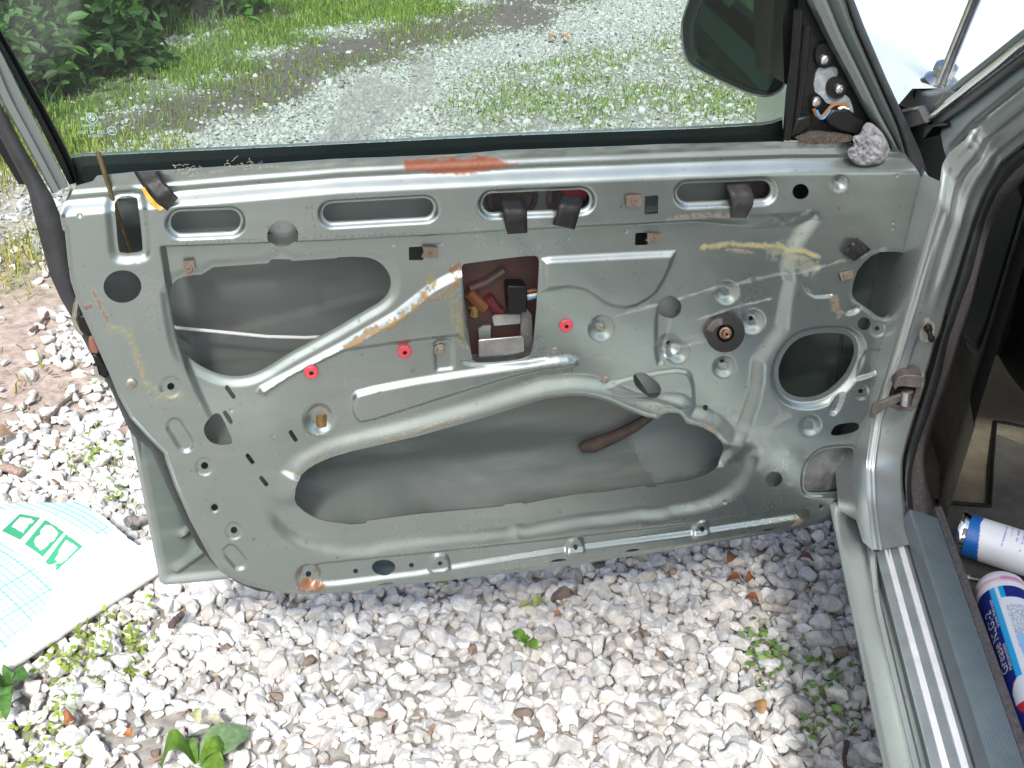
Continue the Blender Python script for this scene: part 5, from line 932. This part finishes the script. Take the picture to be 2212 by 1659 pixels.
# grease tube
tr = .0355; ta = onz(*k('j', (527, 640)), Zm+tr); tb_ = onz(*k('j', (790, 1440)), Zm+tr); ax = nz(tb_-ta)
tube_o = empty('grease_tube', ta-UP*tr, 'dark blue grease cartridge with a white cap lying on the mat beside the sill', 'grease cartridge')
ts = np.linspace(.034, .30, 200); V, TH, TT, sd_, up2 = cyl_grid(ta, ax, lambda t: tr, ts, 160)
lf = 1 if sd_[0] < 0 else -1; TH = np.where(TH > math.pi, TH-2*math.pi, TH)*lf; dg = np.degrees(TH)
C = np.ones((len(V), 4)); C[:, :3] = (.012, .022, .19); cy = (.0, .37, .72); wh = (.78, .79, .80)
C[(dg > 38) & (dg < 50), :3] = cy; C[(dg > 31) & (dg < 37.5), :3] = wh
pn = (dg < 31) & (dg > -60) & (TT > .066); C[pn, :3] = wh
tx = pn & (dg < 26) & (TT > .072) & (TT < .16) & (vnoise(TT*900, dg*.8) > .45); C[tx, :3] = (.42, .45, .52)
C[(dg < 31) & (dg > 20) & (TT < .058), :3] = cy; C[(dg < 31) & (dg > -60) & (TT >= .058) & (TT < .066), :3] = wh
C[pn & (TT > .13) & (dg < 24), :3] = (.30, .55, .80)
lg = (np.hypot((TT-.232)/.032, (dg-36)/36) < 1); C[lg, :3] = (.75, .76, .78); C[lg & (dg < 34) & (TT > .222), :3] = (.02, .2, .6); C[lg & (dg > 38) & (TT > .240), :3] = (.55, .03, .05)
mesh('cartridge', V, np.array(grid_faces(200, 160, True)), MT['vc'], tube_o, True, None, {'Col': C})
ts = np.array([-.0095, -.009, -.007, -.003, .003, .012, .014, .0155, .018, .026, .034]); rs = np.array([0, .012, .024, .030, .034, .0358, .0358, .0350, .0362, .0362, .0355])
V, TH2, TT2, _, _ = cyl_grid(ta, ax, lambda t: np.interp(t, ts, rs), ts, 64); C = np.ones((len(V), 4)); C[:, :3] = (.78, .74, .73); m_ = (TT2 > .013) & (TT2 < .019); C[m_, :3] = np.where((np.sin(TH2[m_]*3+1) > .1)[:, None], (.72, .25, .42), (.75, .58, .6))
mesh('cap', V, np.array(grid_faces(len(ts), 64, True)), MT['vc'], tube_o, True, None, {'Col': C})
mb = MB(); lathe(mb, ta, ax, [(tr, .298), (.033, .302), (.012, .306), (.010, .318), (0, .319)], 40); mb.build('end_disc', MT['white'], tube_o)
def wrap(s, size, t_start, deg, sp=1.):
    V, Fc = text_mesh(s, size, sp); W = []
    for x, y, _z in V:
        q = lf*(math.radians(deg)+(y)/tr); W.append(ta+ax*(t_start-x)+(up2*math.cos(q)+sd_*math.sin(q))*(tr+.0004))
    return W, Fc
for s, size, t0, dg_, nm in (('Grease NLGI-2', .0185, .186, 62, 'lettering'), ('Mehrzweckfett', .0078, .186, 51.5, 'lettering'), ('Graisse Multi-usage', .0068, .108, 51.5, 'lettering')):
    W, Fc = wrap(s, size, t0, dg_); mesh(nm, W, Fc, MT['white'], tube_o, False)
# loose screw and orange stub on the mat
a0, a1 = onz(*k('j', (300, 565)), Zm+.004), onz(*k('j', (520, 608)), Zm+.003); mb = MB(); d = nz(a1-a0); lathe(mb, a0, d, [(0, -.003), (.0045, -.003), (.0055, -.001), (.0055, .002), (.0022, .003)], 14); n_ = 60
tube(mb, [a0+d*(.003+.058*i/n_) for i in range(n_)], [.0022+.0005*(i % 2) for i in range(n_)], 8); tag(mb.build('screw', MT['zinc'], None), 'long loose screw lying on the floor mat between spray can and grease cartridge', 'screw')
a0, a1 = onz(*k('j', (357, 652)), Zm+.003), onz(*k('j', (440, 610)), Zm+.003); mb = MB(); tube(mb, [a0, a0*.5+a1*.5, a1], [.0028, .003, .0026], 9); tag(mb.build('plastic_stub', mat('orange_stub', (.45, .2, .04), .5, 0, 80, .4), None), 'short orange brown stub lying by the cap of the grease cartridge', 'stub')
# backing paper curling over the gravel
e0, e1_ = onz(0, 1472, .012), onz(352, 1243, .012); ad = nz((e1_-e0)*np.array([1, 1, 0])); pd = np.array([-ad[1], ad[0], 0]); e0 = np.array([e0[0], e0[1], 0])
prof = np.array([(.045, .012), (.015, .012), (-.004, .022), (-.008, .040), (.002, .058), (.025, .072), (.07, .083), (.13, .088), (.20, .083), (.28, .068), (.36, .048), (.46, .030), (.60, .026)])
prof = np.array(chaikin(prof, 2, False)); prof = resample(prof, 500); sl_ = np.linspace(0, 1, 500)*np.linalg.norm(np.diff(prof, axis=0), axis=1).sum()
tt_ = np.arange(-.55, .46, .0016); V = np.array([[e0+ad*t+pd*o_+UP*(z+.012*math.sin(t*5+1)*sstep(0, .2, o_)+.02*sstep(.05, .3, o_)*sstep(.1, -.3, t)) for o_, z in prof] for t in tt_]).reshape(-1, 3)
ppx = project(V); T_, S_ = np.repeat(tt_, 500), np.tile(sl_, len(tt_))
cut = k('g', (-900, 350), (0, 362), (260, 352), (505, 346), (570, 368), (620, 400), (700, 455), (850, 590), (915, 632), (1010, 585))+[(450, 1160), (450, 1300), (-400, 1800)]
ok = sdpoly(ppx, cut, 900) < 0
C = np.ones((len(V), 4)); C[:, :3] = (.80, .82, .81)
low = sdpoly(ppx, k('g', (-600, 300), (0, 598), (60, 640), (130, 700), (220, 775), (350, 875), (330, 1000), (100, 1250), (-600, 1900)), 500) < 0; upz = sdpoly(ppx, k('g', (-600, 300), (-100, 430), (0, 405), (130, 395), (260, 410), (370, 450), (470, 505), (560, 565), (760, 560), (500, 300), (0, 300), (-600, 200)), 500) < 0
gl_ = np.minimum(np.abs((T_/.0115) % 1-.5), np.abs((S_/.0115) % 1-.5)) < .17; gm = (np.abs((T_/.0575) % 1-.5) < .022) | (np.abs((S_/.0575) % 1-.5) < .022)
z_ = low | upz; C[z_ & gl_, :3] = (.25, .54, .49); C[z_ & gm, :3] = (.10, .42, .37)
gn = (.045, .31, .155)
for sq, wh_ in ((((10, 540), (132, 425), (270, 452), (133, 600)), ((62, 515), (80, 490), (130, 440), (215, 452), (236, 468), (225, 485), (200, 490), (185, 520), (160, 540), (155, 565), (140, 550), (75, 520))),
                (((162, 625), (297, 463), (425, 545), (282, 710)), ((212, 610), (225, 580), (262, 560), (258, 530), (300, 485), (345, 490), (400, 545), (375, 590), (360, 610), (335, 615), (310, 650), (265, 682), (225, 650))),
                (((295, 745), (432, 560), (545, 640), (375, 798)), ((350, 735), (380, 690), (385, 655), (440, 580), (530, 640), (470, 700), (400, 762), (372, 745)))):
    C[sdpoly(ppx, k('g', *sq), 80) < 0, :3] = gn; wc_ = np.mean(wh_, 0); wh_ = [tuple(wc_+(np.array(p_)-wc_)*.84) for p_ in wh_]; m_ = sdpoly(ppx, k('g', *wh_), 80) < 0; C[m_, :3] = (.80, .83, .81); C[m_ & (sdline(ppx, k('g', wh_[3], wh_[6], wh_[9]) if len(wh_) > 9 else k('g', wh_[2], wh_[5])) < .9), :3] = (.40, .52, .45)
for P_ in (k('g', (335, 765), (360, 770), (348, 785), (330, 778), (345, 765), (395, 740), (440, 720)), k('g', (355, 790), (365, 775))): C[sdline(ppx, P_) < 1.3, :3] = (.80, .83, .81)
C[sdpoly(ppx, k('g', (402, 825), (435, 792), (452, 803), (440, 820), (486, 852), (466, 872)), 60) < 0, :3] = (.35, .62, .45); C[sdline(ppx, k('g', (440, 800), (600, 685))) < 1.6, :3] = (.35, .62, .45)
q = np.arange(len(V)).reshape(len(tt_), 500); cells = np.stack([q[:-1, :-1], q[:-1, 1:], q[1:, 1:], q[1:, :-1]], -1).reshape(-1, 4); cells = cells[ok[cells].all(1)]
u_, inv = np.unique(cells, return_inverse=True)
pa = mesh('paper_sheet', V[u_], inv.reshape(-1, 4), mat('backing_paper', (.8, .8, .8), .4, 0, attr='Col'), None, True, None, {'Col': C[u_]}); sm_ = pa.modifiers.new('thickness', 'SOLIDIFY'); sm_.thickness = .0008; sm_.offset = -1
tag(pa, 'white curling sheet of backing paper with green grid and instruction pictures on the gravel', 'paper')
# plants, fallen leaves, sticks
def blade(mb, base, tip, wd, arch, n=9, cup=.15, shape=1.):
    base, tip = np.array(base), np.array(tip); d = tip-base; sd2 = nz(np.cross(d, UP)); V = []
    for i in range(n):
        t = i/(n-1); c = base+d*t+UP*arch*math.sin(math.pi*min(t*1.05, 1)); w_ = wd*(math.sin(math.pi*min(t**shape*.93+.05, 1))**.8)
        for s in (-1, -.5, 0, .5, 1): V.append(c+sd2*s*w_+UP*(abs(s)*w_*cup+.0012*math.sin(t*17+s*3)))
    mb.add(V, grid_faces(n, 5)); return mb
def lm(nm, c, c2=None): 
    m = mat(nm, c, .7, 0, 70, .6, .4, 120); t = m.node_tree; b = t.nodes['Principled BSDF']; o = t.nodes['Material Output']; tr_ = t.nodes.new('ShaderNodeBsdfTranslucent'); tr_.inputs[0].default_value = (*c, 1); mx = t.nodes.new('ShaderNodeMixShader'); mx.inputs[0].default_value = .3; t.links.new(b.outputs[0], mx.inputs[1]); t.links.new(tr_.outputs[0], mx.inputs[2]); t.links.new(mx.outputs[0], o.inputs[0]); return m
G_ = lambda c, x, y, z=.03: onz(*k(c, (x, y)), z)
pl = empty('plantain', G_('m', 1300, 1310, .02), 'broad leaved green plantain growing at the bottom left edge', 'plant')
for bs, tp_, wd_, ar, m in (((1300, 1310), (1640, 1100), .031, .012, lm('plantain_leaf', (.19, .30, .14))), ((1290, 1320), (1050, 1345), .020, .055, lm('plantain_leaf', (.13, .26, .03))), ((1310, 1320), (1515, 1235), .016, .025, lm('plantain_leaf', (.16, .30, .03))), ((1320, 1330), (1470, 1390), .018, .02, lm('plantain_leaf', (.14, .26, .03))), ((1290, 1330), (1200, 1180), .012, .02, lm('plantain_leaf', (.12, .24, .03)))):
    mb = MB(); blade(mb, G_('m', *bs, .022), G_('m', *tp_, .03), wd_, ar); mb.build('leaf', m, pl, auto=None)
sd0 = empty('seedling', G_('h', 1235, 1285, .02), 'small seedling with four bright green leaves among white stones below the door', 'plant')
lg_ = lm('seedling_leaf', (.16, .32, .04))
for tp_, wd_ in (((1155, 1195), .011), ((1320, 1315), .011), ((1270, 1240), .006), ((1190, 1262), .005)): mb = MB(); blade(mb, G_('h', 1236, 1270, .032), G_('h', *tp_, .04), wd_, .008); mb.build('leaf', lg_, sd0, auto=None)
mb = MB(); tube(mb, [G_('h', 1238, 1300, .012), G_('h', 1236, 1268, .034)], .0018, 6); mb.build('stem', lg_, sd0)
wl = empty('weed_plant', G_('m', 60, 840, .02), 'dark leafy weed under the paper edge at the left picture edge', 'plant')
for bs, tp_, wd_ in (((60, 840), (190, 760), .018), ((60, 850), (20, 930), .016), ((50, 830), (90, 720), .016), ((50, 850), (-40, 800), .02), ((60, 850), (40, 1040), .012)): mb = MB(); blade(mb, G_('m', *bs, .02), G_('m', *tp_, .045), wd_, .02); mb.build('leaf', lm('weed_leaf', (.08, .20, .04)), wl, auto=None)
for c, b_, t_, wd_, ar, colr, lab in (('k', (425, 1245), (482, 1318), .012, .010, (.42, .24, .10), 'flat tan orange leaf among the weeds left of the sill'), ('k', (365, 590), (455, 612), .010, .010, (.36, .12, .05), 'rust red curled leaf on white stones left of the sill'), ('k', (262, 360), (305, 320), .012, .01, (.26, .10, .05), 'small dark red leaf just below the door bottom edge'), ('k', (250, 480), (350, 490), .010, .014, (.34, .12, .05), 'red brown crumpled leaf beside a flat brown stone'), ('k', (370, 490), (425, 475), .010, .016, (.38, .13, .05), 'upright red brown leaf next to the crumpled one'), ('k', (700, 330), (800, 352), .009, .008, (.30, .10, .05), 'narrow red brown leaf below the hinge corner of the door'),
                                ('k', (470, 975), (550, 965), .006, .006, (.55, .40, .12), 'thin yellow leaf in the weeds left of the sill'), ('m', (430, 1075), (500, 1040), .016, .012, (.40, .16, .06), 'orange brown leaf in the weeds at lower left'), ('m', (810, 1135), (865, 1150), .008, .006, (.55, .22, .06), 'bright orange leaf fragment right of the weeds at lower left'), ('m', (1265, 990), (1310, 1060), .010, .010, (.46, .46, .26), 'pale yellowish leaf strip bent on the gravel above the plantain'), ('m', (1310, 1065), (1490, 1080), .010, .012, (.52, .50, .36), 'long bleached leaf lying just above the plantain'),
                                ('h', (1195, 1040), (1290, 1022), .008, .006, (.44, .46, .16), 'yellow green narrow leaf on stones below the middle of the door'), ('h', (1290, 1030), (1362, 990), .009, .008, (.42, .50, .12), 'broader yellow green leaf touching the narrow one'), ('h', (650, 885), (735, 890), .012, .010, (.42, .44, .14), 'yellow leaf with a dark hole just under the door edge'), ('h', (1428, 1100), (1480, 1092), .008, .006, (.50, .26, .12), 'small orange leaf on stones right of the yellow leaves'),
                                ('d', (-40, 1430), (100, 1385), .03, .015, (.36, .24, .15), 'large dry tan leaf lying at the left picture edge'), ('b', (1390, 265), (1440, 262), .03, .02, (.45, .22, .08), 'brown leaf on the far gravel lane seen through the glass'), ('b', (1470, 262), (1525, 268), .035, .02, (.52, .24, .09), 'orange leaf beside the brown one on the far gravel lane')):
    mb = MB(); zz = .034 if c != 'b' else .02; blade(mb, G_(c, *b_, zz), G_(c, *t_, zz), wd_, ar, 8, .4); o = mb.build('fallen_leaf', lm('dry_leaf', colr), None, auto=None); tag(o, lab, 'leaf', 'fallen leaves on the drive')
def stick(c, pts, r, colr, lab, z=.034):
    P_ = [G_(c, *p, z) for p in pts]; P_ = resample(np.array(P_), 12); P_ += RNG.normal(0, r*.12, P_.shape); mb = MB(); tube(mb, P_, r*np.linspace(1.05, .8, 12)*(1+.12*np.sin(np.arange(12)*1.7)), 9)
    tag(mb.build('stick', mat('old_wood', colr, .9, 0, 120, .5, .7, 200), None, auto=60), lab, 'stick', 'sticks lying on the gravel')
stick('g', [(835, 490), (900, 470), (985, 445)], .011, (.27, .25, .24), 'thick weathered grey stick beside the rear lower corner of the door')
stick('k', [(470, 640), (560, 650), (680, 665)], .008, (.42, .37, .33), 'pale driftwood coloured stick on white stones left of the sill')
stick('k', [(1010, 1490), (1000, 1540), (990, 1600), (1000, 1659)], .004, (.08, .055, .045), 'thin dark twig lying beside the sill at the bottom edge')
stick('d', [(310, 1285), (400, 1190), (510, 1095)], .006, (.10, .08, .06), 'dark straight twig across the weeds behind the door latch', .02)
stick('d', [(200, 700), (270, 650), (320, 560)], .005, (.12, .09, .07), 'dark curved twig on bare soil left of the door seal', .015)
stick('g', [(20, 110), (90, 140), (155, 150)], .010, (.30, .22, .18), 'short brown bent stick on stones at the left edge', .03)
stick('m', [(1120, 420), (1200, 340)], .007, (.10, .07, .06), 'short dark stub of bark leaning on a stone near the paper', .035)
